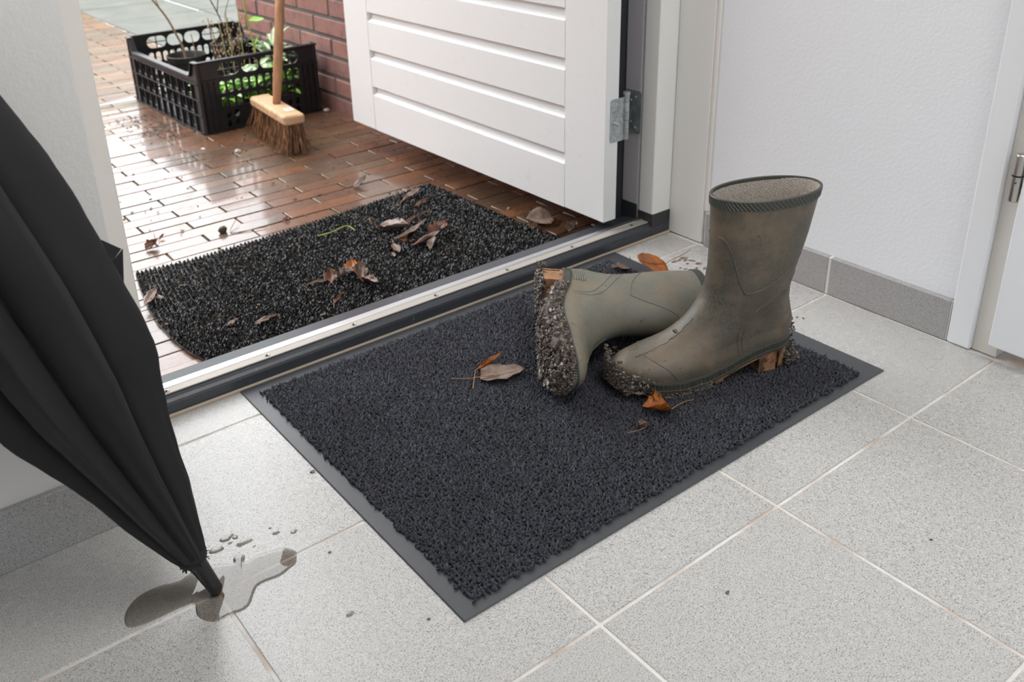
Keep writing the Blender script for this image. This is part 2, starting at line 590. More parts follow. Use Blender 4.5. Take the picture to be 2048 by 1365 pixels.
def thing(name, label, cat, loc=(0, 0, 0), rot=(0, 0, 0), group=None):
    o = bpy.data.objects.new(name, None)
    COL.objects.link(o)
    o.empty_display_size = 0.05
    o.location = loc
    o.rotation_euler = rot
    o['label'] = label
    o['category'] = cat
    if group:
        o['group'] = group
    return o


def tag(o, label, cat, group=None):
    o['label'] = label
    o['category'] = cat
    if group:
        o['group'] = group
    return o


def struct(name, label=None, cat=None):
    o = bpy.data.objects.new(name, None)
    COL.objects.link(o)
    o['kind'] = 'structure'
    if label:
        o['label'] = label
    if cat:
        o['category'] = cat
    return o


def structm(name, mb, m, label, cat, **kw):
    o = part(name, mb, m, **kw)
    o['kind'] = 'structure'
    o['label'] = label
    o['category'] = cat
    return o


def inframe(p, margin=60):
    d = np.asarray(p) - CAM
    z = d @ _F
    if z < 0.05:
        return False
    u = 975.94 + FPX * (d @ _R2) / z
    w = 486.53 - FPX * (d @ _U2) / z
    return -margin < u < 2048 + margin and -margin < w < 1365 + margin


# ------------------------------------------------------------------ room shell
T = 0.303
XW = 0.254        # face of the right wall
fl = MB().box(-2.6, 1.2, -2.2, 0.384, -0.05, -0.0012)
floor = structm('floor', fl, M['grout'], 'floor of large pale grey speckled tiles with light grout joints', 'floor')
tile_meshes = {}
xs = [(-(k + 1) * T, -k * T) for k in range(0, 8)] + [(0.0, XW - 0.012)]
ys = [(-(k + 1) * T, -k * T) for k in range(0, 6)] + [(0.0, T), (T, 0.381)]
for (a, b_) in xs:
    for (c_, d_) in ys:
        w, h = b_ - a - 0.0042, d_ - c_ - 0.0042
        key = (round(w, 4), round(h, 4))
        if key not in tile_meshes:
            tile_meshes[key] = MB().box(-w / 2, w / 2, -h / 2, h / 2, -0.008, 0.0, 0.0009).mesh('tile', M['tile'])
        link('tile', tile_meshes[key], floor, ((a + b_) / 2, (c_ + d_) / 2, 0))

# right wall with its doorway to the next room
wr = MB()
wr.box(XW, XW + 0.12, -0.285, 0.50, -0.05, 2.5)
wr.box(XW, XW + 0.12, -1.14, -0.285, 2.06, 2.5)
wr.box(XW, XW + 0.12, -2.2, -1.14, -0.05, 2.5)
structm('wall_right', wr, M['wall'], 'white textured wall to the right behind the standing boot', 'wall')
bb = struct('baseboard_right', 'grey speckled skirting tiles along the white right wall', 'baseboard')
edges = [0.288, 0.0025, -0.2225]
for y1, y0 in zip(edges[:-1], edges[1:]):
    part('tile', MB().box(XW - 0.0115, XW, y0 + 0.0025, y1 - 0.0025, 0.0, 0.0715, 0.0012), M['skirting_tile'], bb)
part('grout', MB().box(XW - 0.010, XW - 0.0005, -0.2215, 0.287, 0.0, 0.0705), M['white_grout'], bb)

# left wall block
wl_ = MB().box(-2.6, -0.9025, 0.196, 0.50, 0.0, 2.5)
structm('wall_left', wl_, M['wall_shaded'], 'white wall end behind the black umbrella, shade painted in', 'wall')
bl = struct('baseboard_left', 'grey speckled skirting tiles under the wall behind the umbrella', 'baseboard')
for k in range(4):
    x1 = -0.9055 - 0.0 - k * 0.60
    part('tile', MB().box(x1 - 0.597, x1, 0.187, 0.196, 0.0, 0.0815, 0.001), M['skirting_tile'], bl)

hd = MB().box(-0.9025, XW + 0.12, 0.386, 0.50, 2.12, 2.5)
structm('wall_front', hd, M['wall'], 'white wall above the open front door', 'wall')
structm('ceiling', MB().box(-2.6, 1.2, -2.2, 0.5, 2.5, 2.62), M['ceiling'], 'white ceiling of the hall above the frame', 'ceiling')
structm('wall_back', MB().box(-2.6, 1.2, -2.3, -2.2, -0.05, 2.5), M['wall'], 'white back wall of the hall behind the photographer', 'wall')
structm('wall_side', MB().box(-2.72, -2.6, -2.3, 0.5, -0.05, 2.5), M['wall'], 'white far side wall of the hall outside the frame', 'wall')
structm('wall_next_room', MB().box(1.2, 1.3, -2.3, 0.5, -0.05, 2.5), M['wall'], 'white wall of the room behind the inner door', 'wall')

# upper storey outside
up = MB().box(-6.0, 0.34, 0.34, 0.50, 2.5, 5.2)
up.box(-6.0, -2.6, 0.34, 0.50, -0.05, 2.5)
structm('wall_facade', up, M['wall_brick'], 'house front above the doorway outside the frame', 'wall')

# unseen garden bounds and porch roof, added to shade the yard and darken reflections
structm('wall_shade_added', MB().box(-3.55, -3.4, 0.5, 9.0, -0.1, 2.4), M['wall_brick'], 'unseen garden wall added to cut the light on the door', 'wall')
structm('hedge_added', MB().box(-3.4, 5.0, 8.6, 9.2, -0.1, 1.7), M['hedge'], 'unseen dark hedge added to darken the slab reflections', 'hedge')
structm('roof_shade_added', MB().box(-2.2, 0.30, 0.50, 1.55, 2.35, 2.45), M['gloss_white'], 'unseen white porch roof added to shade the door and paving', 'roof')

# ------------------------------------------------------------------ front door frame (trim_1) and sill (trim_2)
tr = struct('trim_1', 'white painted front door frame with black painted feet', 'door frame')
JX = 0.196
# right jamb: main post, rebate, seal
part('jamb', MB().box(JX, 0.262, 0.386, 0.4265, 0.020, 2.10, 0.0025), M['gloss_white'], tr)
part('jamb_foot', MB().box(JX - 0.0012, 0.2575, 0.3848, 0.4275, 0.019, 0.0505, 0.0012), M['black_paint'], tr, label='black painted foot of the door post')
part('seal_strip', MB().box(0.1965, 0.203, 0.4275, 0.4305, 0.026, 2.10), M['lilac_paint'], tr, label='thin grey seal strip')
part('rebate', MB().box(0.1960, 0.262, 0.4310, 0.474, 0.060, 2.10, 0.001), M['lilac_paint'], tr, label='greyish primed rebate of the door post')
part('rebate_foot', MB().box(0.1950, 0.262, 0.4310, 0.4748, 0.018, 0.0605, 0.001), M['black_paint'], tr, label='black painted foot of the rebate')
part('dark_gap_box', MB().box(0.160, 0.262, 0.4755, 0.510, 0.0, 2.10, 0.001), M['black_paint'], tr, label='black box put in for the shade of the door gap')  # black box that stands for the shaded gap behind the door edge
part('lining_board', MB().box(0.2465, 0.2545, 0.297, 0.386, 0.001, 2.10, 0.002), M['gloss_white'], tr, label='flat white lining board on the wall')
part('lining_bead', MB().box(0.2475, 0.2545, 0.2885, 0.297, 0.0715, 2.10, 0.0015), M['cream_paint'], tr)
# left jamb
part('jamb', MB().box(-0.930, -0.8355, 0.388, 0.470, 0.040, 2.10, 0.0025), M['cream_paint'], tr)
part('jamb_foot', MB().box(-0.930, -0.8345, 0.387, 0.474, 0.020, 0.040, 0.001), M['black_paint'], tr, label='black painted foot of the left door post')
part('head', MB().box(-0.930, 0.262, 0.386, 0.476, 2.06, 2.14, 0.002), M['gloss_white'], tr)

tr2 = struct('trim_2', 'dark grey painted door sill with an aluminium strip', 'door sill')
sp = [(0.384, -0.002), (0.384, 0.0185), (0.3855, 0.0225), (0.3895, 0.0260), (0.394, 0.0285), (0.4225, 0.0300), (0.4285, 0.0300),
      (0.4290, 0.0275), (0.4325, 0.0275), (0.4335, 0.0290), (0.468, 0.0225), (0.4735, 0.0190), (0.4745, 0.0150), (0.4745, -0.03), (0.384, -0.03)]
part('sill', MB().prism(sp, 0, -0.93, 0.262), M['sill_paint'], tr2)
part('metal_strip', MB().box(-0.8345, 0.1955, 0.3965, 0.4135, 0.0292, 0.0315, 0.0004), M['alu_matte'], tr2, label='matt knurled inner half of the sill strip')
part('metal_ridge', MB().prism([(0.4135, 0.0295), (0.4135, 0.0318), (0.4150, 0.0332), (0.4270, 0.0325), (0.4285, 0.0310), (0.4285, 0.0295)], 0, -0.8345, 0.1955), M['alu'], tr2, label='bright outer ridge of the sill strip')
part('drip_seal', MB().box(-0.838, 0.196, 0.4288, 0.4312, 0.0272, 0.0305), M['seal'], tr2)
part('caulk_line', MB().box(-0.93, 0.247, 0.3795, 0.3845, -0.002, 0.0045, 0.0015), M['caulk'], tr2)
for sx in (-0.8191, -0.6570, -0.5000, -0.3340, -0.1720, -0.0100, 0.1550):
    s = part('screw', MB().lathe([(0.0001, 0.0), (0.0030, 0.0003), (0.0042, 0.0012), (0.0042, 0.0)], 12, Matrix.Translation((sx, 0.4042, 0.0314))), M['screw'], tr2, smooth=True)
    part('screw_slot', MB().box(sx - 0.0016, sx + 0.0016, 0.4036, 0.4048, 0.0316, 0.0326).box(sx - 0.0006, sx + 0.0006, 0.4026, 0.4058, 0.0316, 0.0326), M['hole'], s)

# ------------------------------------------------------------------ front door leaf (door_1), opened outwards
door = struct('door_1', 'open white wooden door with wide horizontal boards and deep grooves', 'door')
DX0, DX1 = 0.095, 0.1300
DY0, DY1 = 0.4255, 1.4455
DZ = 0.0465
DTOP = 2.06
part('stile', MB().box(DX0, DX1, DY0, 0.5455, DZ, DTOP, 0.0016), M['door_white'], door)
part('stile', MB().box(DX0, DX1, 1.3225, DY1, DZ, DTOP, 0.0016), M['door_white'], door)
zt = DZ
k = 0
while zt < DTOP - 0.02:
    z1 = 0.1430 + 0.0988 * k
    z1 = min(z1, DTOP - 0.012)
    poly = [(DX0 + 0.0008, zt), (DX0 + 0.0008, z1), (DX0 + 0.0125, z1 + 0.0075), (DX0 + 0.0125, min(z1 + 0.0258, DTOP)),
            (DX1 - 0.002, min(z1 + 0.0258, DTOP)), (DX1 - 0.002, zt)]
    part('board', MB().prism(poly, 1, 0.5462, 1.3218), M['door_white'], door)
    zt = z1 + 0.0252
    k += 1
# hinge
hg = part('hinge', MB().tube([(0.1490, 0.4240, 0.2150), (0.1490, 0.4240, 0.3080)], 0.0062, 14), M['zinc'], door, label='zinc plated butt hinge with two screwed plates')
smooth_angle(hg)
for i, (z0, z1) in enumerate(((0.3050, 0.3105), (0.2905, 0.2918), (0.2700, 0.2718), (0.2530, 0.2560), (0.2360, 0.2375))):
    part('ring', MB().tube([(0.1490, 0.4240, z0), (0.1490, 0.4240, z1)], 0.0068 if i else 0.0075, 14), M['screw'] if i else M['zinc'], hg)


def plate(y_or_x, a0, a1, z0, z1, plane, thick=0.0016, r=0.006):
    """hinge leaf with rounded outer corners, in plane 'y' (spans x) or plane 'x' (spans y)"""
    pts = [(a1, z0), (a1, z1)]
    for q in range(5):
        a = pi / 2 * q / 4
        pts.append((a0 + (1 if a1 > a0 else -1) * (r - r * sin(a)), z1 - r + r * cos(a)))
    for q in range(5):
        a = pi / 2 * q / 4
        pts.append((a0 + (1 if a1 > a0 else -1) * (r - r * cos(a)), z0 + r - r * sin(a)))
    mb = MB()
    if plane == 'y':
        mb.prism(pts, 1, y_or_x, y_or_x - thick)
    else:
        mb.prism(pts, 0, y_or_x, y_or_x - thick)
    return mb


part('plate', plate(0.4256, 0.1065, 0.1440, 0.2135, 0.3010, 'y'), M['zinc'], hg)
part('plate', plate(0.1955, 0.4270, 0.4700, 0.2135, 0.3010, 'x'), M['zinc'], hg)
for (x_, z_) in ((0.1220, 0.2900), (0.1130, 0.2795), (0.1130, 0.2270), (0.1210, 0.2200), (0.1150, 0.2510)):
    part('screw', MB().lathe([(0.0001, 0.0), (0.0020, 0.0004), (0.0028, 0.0012), (0.0028, 0.0)], 10, Matrix.Translation((x_, 0.4240, z_)) @ Matrix.Rotation(radians(90), 4, 'X')), M['alu'], hg, smooth=True)
part('pin', MB().tube([(0.1165, 0.4245, 0.2535), (0.1165, 0.4100, 0.2535)], [0.0033, 0.0028], 10), M['alu'], hg, smooth=False)
for (y_, z_) in ((0.4560, 0.2800), (0.4440, 0.2880), (0.4560, 0.2350), (0.4440, 0.2250)):
    part('screw', MB().lathe([(0.0001, 0.0), (0.0020, 0.0004), (0.0028, 0.0012), (0.0028, 0.0)], 10, Matrix.Translation((0.1938, y_, z_)) @ Matrix.Rotation(radians(-90), 4, 'Y')), M['alu'], hg, smooth=True)

# ------------------------------------------------------------------ inner door (door_2) in the right wall
d2 = struct('door_2', 'white inner door slightly proud of its white frame, with a steel hinge', 'door')
part('architrave', MB().box(0.2405, XW, -0.2615, -0.2235, 0.0005, 2.10, 0.0025), M['inner_door'], d2)
part('architrave', MB().box(0.2405, XW, -1.16, -0.2235, 2.06, 2.10, 0.0025), M['inner_door'], d2)
part('jamb', MB().box(0.2490, XW + 0.10, -0.300, -0.2615, 0.0005, 2.06, 0.001), M['cream_paint'], d2, label='creamy yellowed door jamb')
lf = part('leaf', MB().box(0.2235, 0.2605, -1.14, -0.2945, 0.030, 2.05, 0.002), M['inner_door'], d2)
hp = part('hinge', MB().lathe([(0.0001, 0.3375), (0.0055, 0.3372), (0.0072, 0.3355), (0.0075, 0.3340), (0.0075, 0.3060)], 18, Matrix.Translation((0.2290, -0.2845, 0))), M['steel'], d2, smooth=True, label='brushed steel barrel hinge')
part('barrel', MB().lathe([(0.0075, 0.3035), (0.0075, 0.2670), (0.0072, 0.2655), (0.0001, 0.2652)], 18, Matrix.Translation((0.2290, -0.2845, 0))), M['steel'], hp, smooth=True)
part('ring', MB().lathe([(0.0065, 0.3062), (0.0079, 0.3060), (0.0079, 0.3036), (0.0065, 0.3034)], 18, Matrix.Translation((0.2290, -0.2845, 0))), M['seal'], hp, smooth=False)
part('arm', MB().box(0.2300, 0.2505, -0.2880, -0.2800, 0.2720, 0.3000), M['steel'], hp)
part('hole', MB().lathe([(0.0001, 0.0), (0.0016, 0.0002), (0.0016, -0.0005)], 10, Matrix.Translation((0.2218, -0.2862, 0.2955)) @ Matrix.Rotation(radians(-80), 4, 'Y')), M['hole'], hp)

# ------------------------------------------------------------------ outside: clay paving
GZ = -0.022
pav = structm('paving', MB().box(-3.4, 0.175, 0.47, 7.5, GZ - 0.06, GZ - 0.0045).box(0.175, 0.26, 0.47, 2.55, GZ - 0.06, GZ - 0.0045), M['joint_sand'],
              'wet red brown clay paving laid in half bond outside the door', 'paving')
PL, PW = 0.1975, 0.0476
cand = []
for r in range(0, 140):
    yc = 1.3235 - 0.0238 + (r - 17) * PW
    if yc < 0.47 or yc > 7.4:
        continue
    for c_ in range(-20, 8):
        xc = -0.604 + (r - 17) * 0.09875 + c_ * PL + 0.09875
        off = math.floor(((r - 17) * 0.09875) / PL) * PL
        xc -= off
        xr = 0.172 if yc > 2.52 else 0.225
        if xc - PL / 2 > xr or xc < -3.3:
            continue
        x0, x1 = xc - PL / 2 + 0.0022, min(xc + PL / 2 - 0.0022, xr)
        if x1 - x0 < 0.02:
            continue
        cand.append((x0, x1, yc))


def visible(x0, x1, yc):
    for x in (x0, (x0 + x1) / 2, x1):
        if inframe((x, yc, GZ), 0):
            # right of the sight line past the left jamb
            t = (0.39 - CAM[1]) / (yc - CAM[1])
            if CAM[0] + t * (x - CAM[0]) > -0.84:
                return True
    return False


vis = [c_ for c_ in cand if visible(*c_)]
vis.sort(key=lambda c_: c_[2])
solo, rest = vis[:300], vis[300:]
soloset = set(solo)
rest = [c_ for c_ in cand if c_ not in soloset]
pv_cache = {}
for (x0, x1, yc) in solo:
    w = round(x1 - x0, 3)
    key = (w, random.randrange(3))
    if key not in pv_cache:
        mb = MB().box(-w / 2, w / 2, -PW / 2 + 0.0010, PW / 2 - 0.0010, -0.03, 0.0, 0.0010)
        j = {2: 0}
        mb.v = [(p[0] + random.uniform(-.0004, .0004), p[1] + random.uniform(-.0004, .0004), p[2] + (random.uniform(-.0004, .0003) if p[2] > -0.01 else 0)) for p in mb.v]
        pv_cache[key] = mb.mesh('brick', M['paver'])
    o = link('brick', pv_cache[key], pav, ((x0 + x1) / 2, yc + random.uniform(-.0004, .0004), GZ + random.uniform(-.0012, .0010)))
    o.rotation_euler = (random.uniform(-.010, .010), random.uniform(-.004, .004), random.uniform(-.003, .003))
mb = MB()
for (x0, x1, yc) in rest:
    mb.box(x0, x1, yc - PW / 2 + 0.001, yc + PW / 2 - 0.001, GZ - 0.02, GZ + random.uniform(-.001, .001), 0)
part('paving_field', mb, M['paver'], pav, fix=False, kind='stuff')

# concrete slabs beyond
sl = structm('slab_paving', MB().box(0.172, 4.5, 2.55, 9.0, GZ - 0.06, GZ - 0.006), M['white_grout'], 'mossy grey concrete slabs beyond the clay paving', 'paving')
SS = 0.4925
smesh = MB().box(-SS / 2 + .006, SS / 2 - .006, -SS / 2 + .006, SS / 2 - .006, -0.03, 0, 0.003).mesh('slab', M['slab'])
for i in range(6):
    for j in range(11):
        link('slab', smesh, sl, (0.176 + SS * (i + .5), 2.62 + SS * (j + .5), GZ + random.uniform(-.002, .002)))

# garden wall of brick beside the door
bw = structm('wall_exterior', MB().box(0.230, 0.33, 0.515, 2.512, -0.06, 2.5), M['mortar'], 'red brown brick wall beside the open door', 'wall')
courses = 5 + 2
rest_b = MB()
bm_cache = {}
CH = 0.0617
zc0 = 0.0300
for r in range(-1, 41):
    z0 = zc0 + (r - 1) * CH + 0.0055
    z1 = z0 + CH - 0.011
    ph = 1.7885 if r % 2 else 1.8965
    for c_ in range(-8, 6):
        y0 = ph + c_ * 0.216 + 0.0055
        y1 = y0 + 0.205
        y0c, y1c = max(y0, 0.52), min(y1, 2.512)
        if y1c - y0c < 0.03:
            continue
        jit = random.uniform(-.001, .001)
        if inframe((0.226, (y0c + y1c) / 2, max(z0, -.02)), 40) and (y0c + y1c) / 2 > 1.35:
            w = y1c - y0c
            mb = MB().box(0, 0.05, -w / 2, w / 2, -(z1 - z0) / 2, (z1 - z0) / 2, 0.0028)
            mb.v = [(p[0] + random.uniform(-.0007, .0007), p[1] + random.uniform(-.001, .001), p[2] + random.uniform(-.001, .001)) for p in mb.v]
            part('brick', mb, M['wall_brick'], bw, loc=(0.2265 + jit, (y0c + y1c) / 2, (z0 + z1) / 2))
        else:
            rest_b.box(0.2265 + jit, 0.28, y0c, y1c, z0, z1)
part('brick_field', rest_b, M['wall_brick'], bw, fix=False, kind='stuff')

# ------------------------------------------------------------------ indoor doormat
def grid_blobs(px, py, pz, rad, hgt, tilt, seed):
    """thousands of small tilted lumps: 6-vertex octahedra, built with numpy"""
    g = np.random.default_rng(seed)
    n = len(px)
    base = np.array([[1, 0, .25], [0, 1, .35], [-1, 0, .25], [0, -1, .35], [0, 0, 1], [0, 0, -.35]], float)
    faces = np.array([[0, 1, 4], [1, 2, 4], [2, 3, 4], [3, 0, 4], [1, 0, 5], [2, 1, 5], [3, 2, 5], [0, 3, 5]])
    a = g.uniform(0, 2 * pi, n)
    r = rad * g.uniform(.75, 1.3, n)
    h = hgt * g.uniform(.7, 1.15, n)
    tx, ty = g.normal(0, tilt, n), g.normal(0, tilt, n)
    V = np.zeros((n, 6, 3))
    ca, sa = np.cos(a)[:, None], np.sin(a)[:, None]
    bx, by, bz = base[None, :, 0], base[None, :, 1], base[None, :, 2]
    V[..., 0] = px[:, None] + (bx * ca - by * sa) * r[:, None] + tx[:, None] * bz * h[:, None]
    V[..., 1] = py[:, None] + (bx * sa + by * ca) * r[:, None] + ty[:, None] * bz * h[:, None]
    V[..., 2] = pz[:, None] + bz * h[:, None]
    Fc = (faces[None] + (np.arange(n) * 6)[:, None, None]).reshape(-1, 3)
    return V.reshape(-1, 3), Fc


def np_mesh(name, V, Fc, m, smooth=False):
    me = bpy.data.meshes.new(name)
    nv, nf, k = len(V), len(Fc), Fc.shape[1]
    me.vertices.add(nv)
    me.vertices.foreach_set('co', np.ascontiguousarray(V, np.float32).ravel())
    me.loops.add(nf * k)
    me.loops.foreach_set('vertex_index', np.ascontiguousarray(Fc, np.int32).ravel())
    me.polygons.add(nf)
    me.polygons.foreach_set('loop_start', np.arange(0, nf * k, k, dtype=np.int32))
    me.polygons.foreach_set('use_smooth', np.full(nf, smooth))
    me.materials.append(m)
    me.update(calc_edges=True)
    me.validate()
    return me


dm = thing('doormat', 'dark blue black carpet doormat with a flat grey rubber border', 'doormat', (-0.3175, 0.084, 0))
mb = MB().box(-0.4005, 0.4005, -0.2950, 0.2950, 0.0002, 0.0024, 0.0010)
part('rubber_border', mb, M['mat_rubber'], dm)
nx, ny = 252, 188
gx, gy = np.meshgrid(np.linspace(-.3795, .3625, nx), np.linspace(-.281, .270, ny), indexing='ij')
gx = gx.ravel() + rng.normal(0, .0012, nx * ny)
gy = gy.ravel() + rng.normal(0, .0012, nx * ny)
wob = .0022 * np.sin(gx * 90) + .0016 * np.sin(gx * 211 + 1)
wob2 = .0022 * np.sin(gy * 85 + 2) + .0016 * np.sin(gy * 190)
keep = (gy > -.281 + np.abs(wob)) & (gy < .270 - np.abs(wob)) & (gx > -.3795 + np.abs(wob2)) & (gx < .3625 - np.abs(wob2))
gx, gy = gx[keep], gy[keep]
V_, F_ = grid_blobs(gx, gy, np.full(len(gx), .0032), .0021, .0058, .42, 3)
o = link('pile', np_mesh('pile', V_, F_, M['pile'], True), dm, kind='stuff')

# ------------------------------------------------------------------ outdoor scraper mat
om = thing('scraper_mat', 'black wet bristle scraper mat littered with dead leaves outside the sill', 'doormat')
left_edge = [(-.6920, .9640), (-.7066, .8943), (-.7221, .8053), (-.7301, .7269), (-.7300, .6464), (-.7235, .5866), (-.7090, .5250), (-.690, .4880)]
far_edge = [(-.6920, .9640), (-.5822, .9520), (-.4131, .9580), (-.1697, .9800), (.0530, 1.0060)]
right_edge = [(.0530, 1.0060), (.0580, .8739), (.0600, .7576), (.0640, .6464), (.0700, .5730), (.0790, .4950)]
near_edge = [(-.690, .4790), (.0790, .4790)]


def pl_at(pts, t):
    pts = np.array(pts)
    d = np.r_[0, np.cumsum(np.linalg.norm(np.diff(pts, axis=0), axis=1))]
    d /= d[-1]
    return np.stack([np.interp(t, d, pts[:, 0]), np.interp(t, d, pts[:, 1])], -1)


def coons(u, v):
    """u: left to right, v: far to near"""
    u, v = np.asarray(u), np.asarray(v)
    Lf, Rt, Fa, Ne = pl_at(left_edge, v), pl_at(right_edge, v), pl_at(far_edge, u), pl_at(near_edge, u)
    c00, c01, c10, c11 = map(np.array, (left_edge[0], left_edge[-1], right_edge[0], right_edge[-1]))
    U, W = u[..., None], v[..., None]
    return (1 - U) * Lf + U * Rt + (1 - W) * Fa + W * Ne - ((1 - U) * (1 - W) * c00 + (1 - U) * W * c01 + U * (1 - W) * c10 + U * W * c11)


mb = MB()
nu, nv_ = 24, 14
for z in (GZ + .0010, GZ + .0045):
    for i in range(nu + 1):
        for j in range(nv_ + 1):
            p = coons(np.array(i / nu), np.array(j / nv_))
            mb.v.append((float(p[0]), max(float(p[1]), .4795), z))
S = (nu + 1) * (nv_ + 1)
ix = lambda i, j, l: l * S + i * (nv_ + 1) + j
for i in range(nu):
    for j in range(nv_):
        mb.f.append((ix(i, j, 1), ix(i, j + 1, 1), ix(i + 1, j + 1, 1), ix(i + 1, j, 1)))
        mb.f.append((ix(i, j, 0), ix(i + 1, j, 0), ix(i + 1, j + 1, 0), ix(i, j + 1, 0)))
for i in range(nu):
    for j in (0, nv_):
        mb.f.append((ix(i, j, 0), ix(i, j, 1), ix(i + 1, j, 1), ix(i + 1, j, 0)))
for j in range(nv_):
    for i in (0, nu):
        mb.f.append((ix(i, j, 0), ix(i, j + 1, 0), ix(i, j + 1, 1), ix(i, j, 1)))
mb.mi = [0] * len(mb.f)
part('backing', mb, M['bristle_base'], om)
NU, NVV = 88, 104
uu, vv = np.meshgrid((np.arange(NU) + .5) / NU, (np.arange(NVV) + .5) / NVV, indexing='ij')
vv = vv + (np.arange(NU)[:, None] % 2) * .5 / NVV
uu, vv = uu.ravel(), vv.ravel()
reps = 11
uu, vv = np.repeat(uu, reps), np.repeat(vv, reps)
n = len(uu)
du, dv = rng.normal(0, .0021, n), rng.normal(0, .0026, n)
P0 = coons(np.clip(uu + du, 0.002, .998), np.clip(vv + dv, 0.003, .997))
# each bristle: a short bent vinyl strip of 3 cross bars, gathered in ridges that run away from the door
ang = rng.uniform(0, 2 * pi, n)
ln = rng.uniform(.0022, .0058, n)
ht = (.0092 - .0040 * np.abs(du) / .0045) * rng.uniform(.65, 1.15, n)
wd = rng.uniform(.00045, .00085, n)
dirx, diry = np.cos(ang), np.sin(ang)
nxp, nyp = -diry, dirx
V = np.zeros((n, 6, 3))
for k_, (f_, zf) in enumerate(((0.0, .25), (.35, 1.0), (1.0, .62))):
    bx = P0[:, 0] + dirx * ln * (f_ - .4)
    by = np.maximum(P0[:, 1] + diry * ln * (f_ - .4), .4785)
    for s_, sg in ((0, -1), (1, 1)):
        V[:, k_ * 2 + s_, 0] = bx + nxp * wd * sg
        V[:, k_ * 2 + s_, 1] = by + nyp * wd * sg
        V[:, k_ * 2 + s_, 2] = GZ + .003 + ht * zf
quad = np.array([[0, 1, 3, 2], [2, 3, 5, 4]])
Fq = (quad[None] + (np.arange(n) * 6)[:, None, None]).reshape(-1, 4)
link('bristles', np_mesh('bristles', V.reshape(-1, 3), Fq, M['bristle'], False), om, kind='stuff')
mb = MB()
for i in range(380):
    p = coons(np.array(random.random()), np.array(random.random()))
    c_ = (float(p[0]), max(float(p[1]), .485), GZ + random.uniform(.0095, .0135))
    if random.random() < .6:
        mb.blob(c_, random.uniform(.0008, .0024), 0, .4, (1.5, 1, .6))
    else:
        a = random.uniform(0, pi)
        l_ = random.uniform(.005, .016)
        mb.tube([(c_[0], c_[1], c_[2]), (c_[0] + cos(a) * l_, max(c_[1] + sin(a) * l_, .485), c_[2] + random.uniform(-.001, .002))], .0005, 4)
part('litter', mb, M['debris'], om, fix=False, kind='stuff')


# ------------------------------------------------------------------ wellington boots
def interp(x, tab):
    xs_, ys_ = zip(*tab)
    return float(np.interp(x, xs_, ys_))


XB = [(0, .004), (.02, -.002), (.05, -.006), (.08, -.001), (.11, .004), (.135, .004), (.17, -.004), (.22, -.018), (.287, -.032)]
XF = [(0, .290), (.012, .294), (.024, .292), (.034, .284), (.041, .272), (.047, .257), (.053, .240), (.060, .222), (.070, .203), (.082, .187), (.095, .173), (.11, .160), (.125, .150), (.14, .144), (.17, .1395), (.21, .139), (.25, .141), (.287, .1435)]
TBK = [(0, .125), (.06, .16), (.10, .30), (.13, .45), (.16, .5)]
TFR = [(0, .26), (.03, .30), (.05, .40), (.09, .56), (.13, .52), (.16, .5)]
WS = [(0, .036), (.05, .037), (.09, .0385), (.14, .044), (.2, .048), (.287, .047)]        # shaft half width
WB = [(-.02, .034), (.04, .036), (.10, .0375), (.15, .043), (.20, .0485), (.235, .0480), (.295, .043)]  # foot half width along x
ZB = [(-.05, .040), (0, .040), (.05, .037), (.08, .030), (.12, .017), (.16, .009), (.20, .008), (.25, .014), (.30, .027)]


def half_w(x, z):
    xb, xf = interp(z, XB), interp(z, XF)
    t = min(max((x - xb) / (xf - xb), 0), 1)
    tb, tf = interp(z, TBK), interp(z, TFR)
    e = 1.0
    if t < tb:
        e *= sqrt(max(0, 1 - (1 - t / tb) ** 2))
    if t > 1 - tf:
        q = (t - (1 - tf)) / tf
        e *= sqrt(max(0, 1 - q ** 2.2))
    k = min(max((z - .03) / .09, 0), 1)
    foot = interp(x, WB)
    # the vamp narrows towards the instep ridge
    w = foot * (1 - k) + interp(z, WS) * k
    bulge = 1.0 + .05 * sin(min(z / .05, 1) * pi) * (1 - k)
    return w * e * bulge


def warp_z(x, z):
    fade = max(0.0, 1 - z / .13)
    return z + interp(x, ZB) * fade ** 1.2


def outline(z, n=72, off=0.0):
    xb, xf = interp(z, XB) - off, interp(z, XF) + off
    pts = []
    for k in range(n):
        ph = 2 * pi * k / n
        t = (1 - cos(ph)) / 2
        x = xb + (xf - xb) * t
        xc = xb + off + (xf - xb - 2 * off) * t
        w = half_w(xc, z) + off * (sin(ph) ** 2 if off else 0)
        y = w if ph < pi else -w
        pts.append((x, y, z))
    return pts


def loft(rings, close0=False, close1=False):
    mb = MB()
    n = len(rings[0])
    for r in rings:
        mb.v.extend([tuple(p) for p in r])
    for i in range(len(rings) - 1):
        for k in range(n):
            mb.f.append((i * n + k, i * n + (k + 1) % n, (i + 1) * n + (k + 1) % n, (i + 1) * n + k))
    if close0:
        mb.f.append(tuple(reversed(range(n))))
    if close1:
        mb.f.append(tuple((len(rings) - 1) * n + k for k in range(n)))
    mb.mi = [0] * len(mb.f)
    return mb


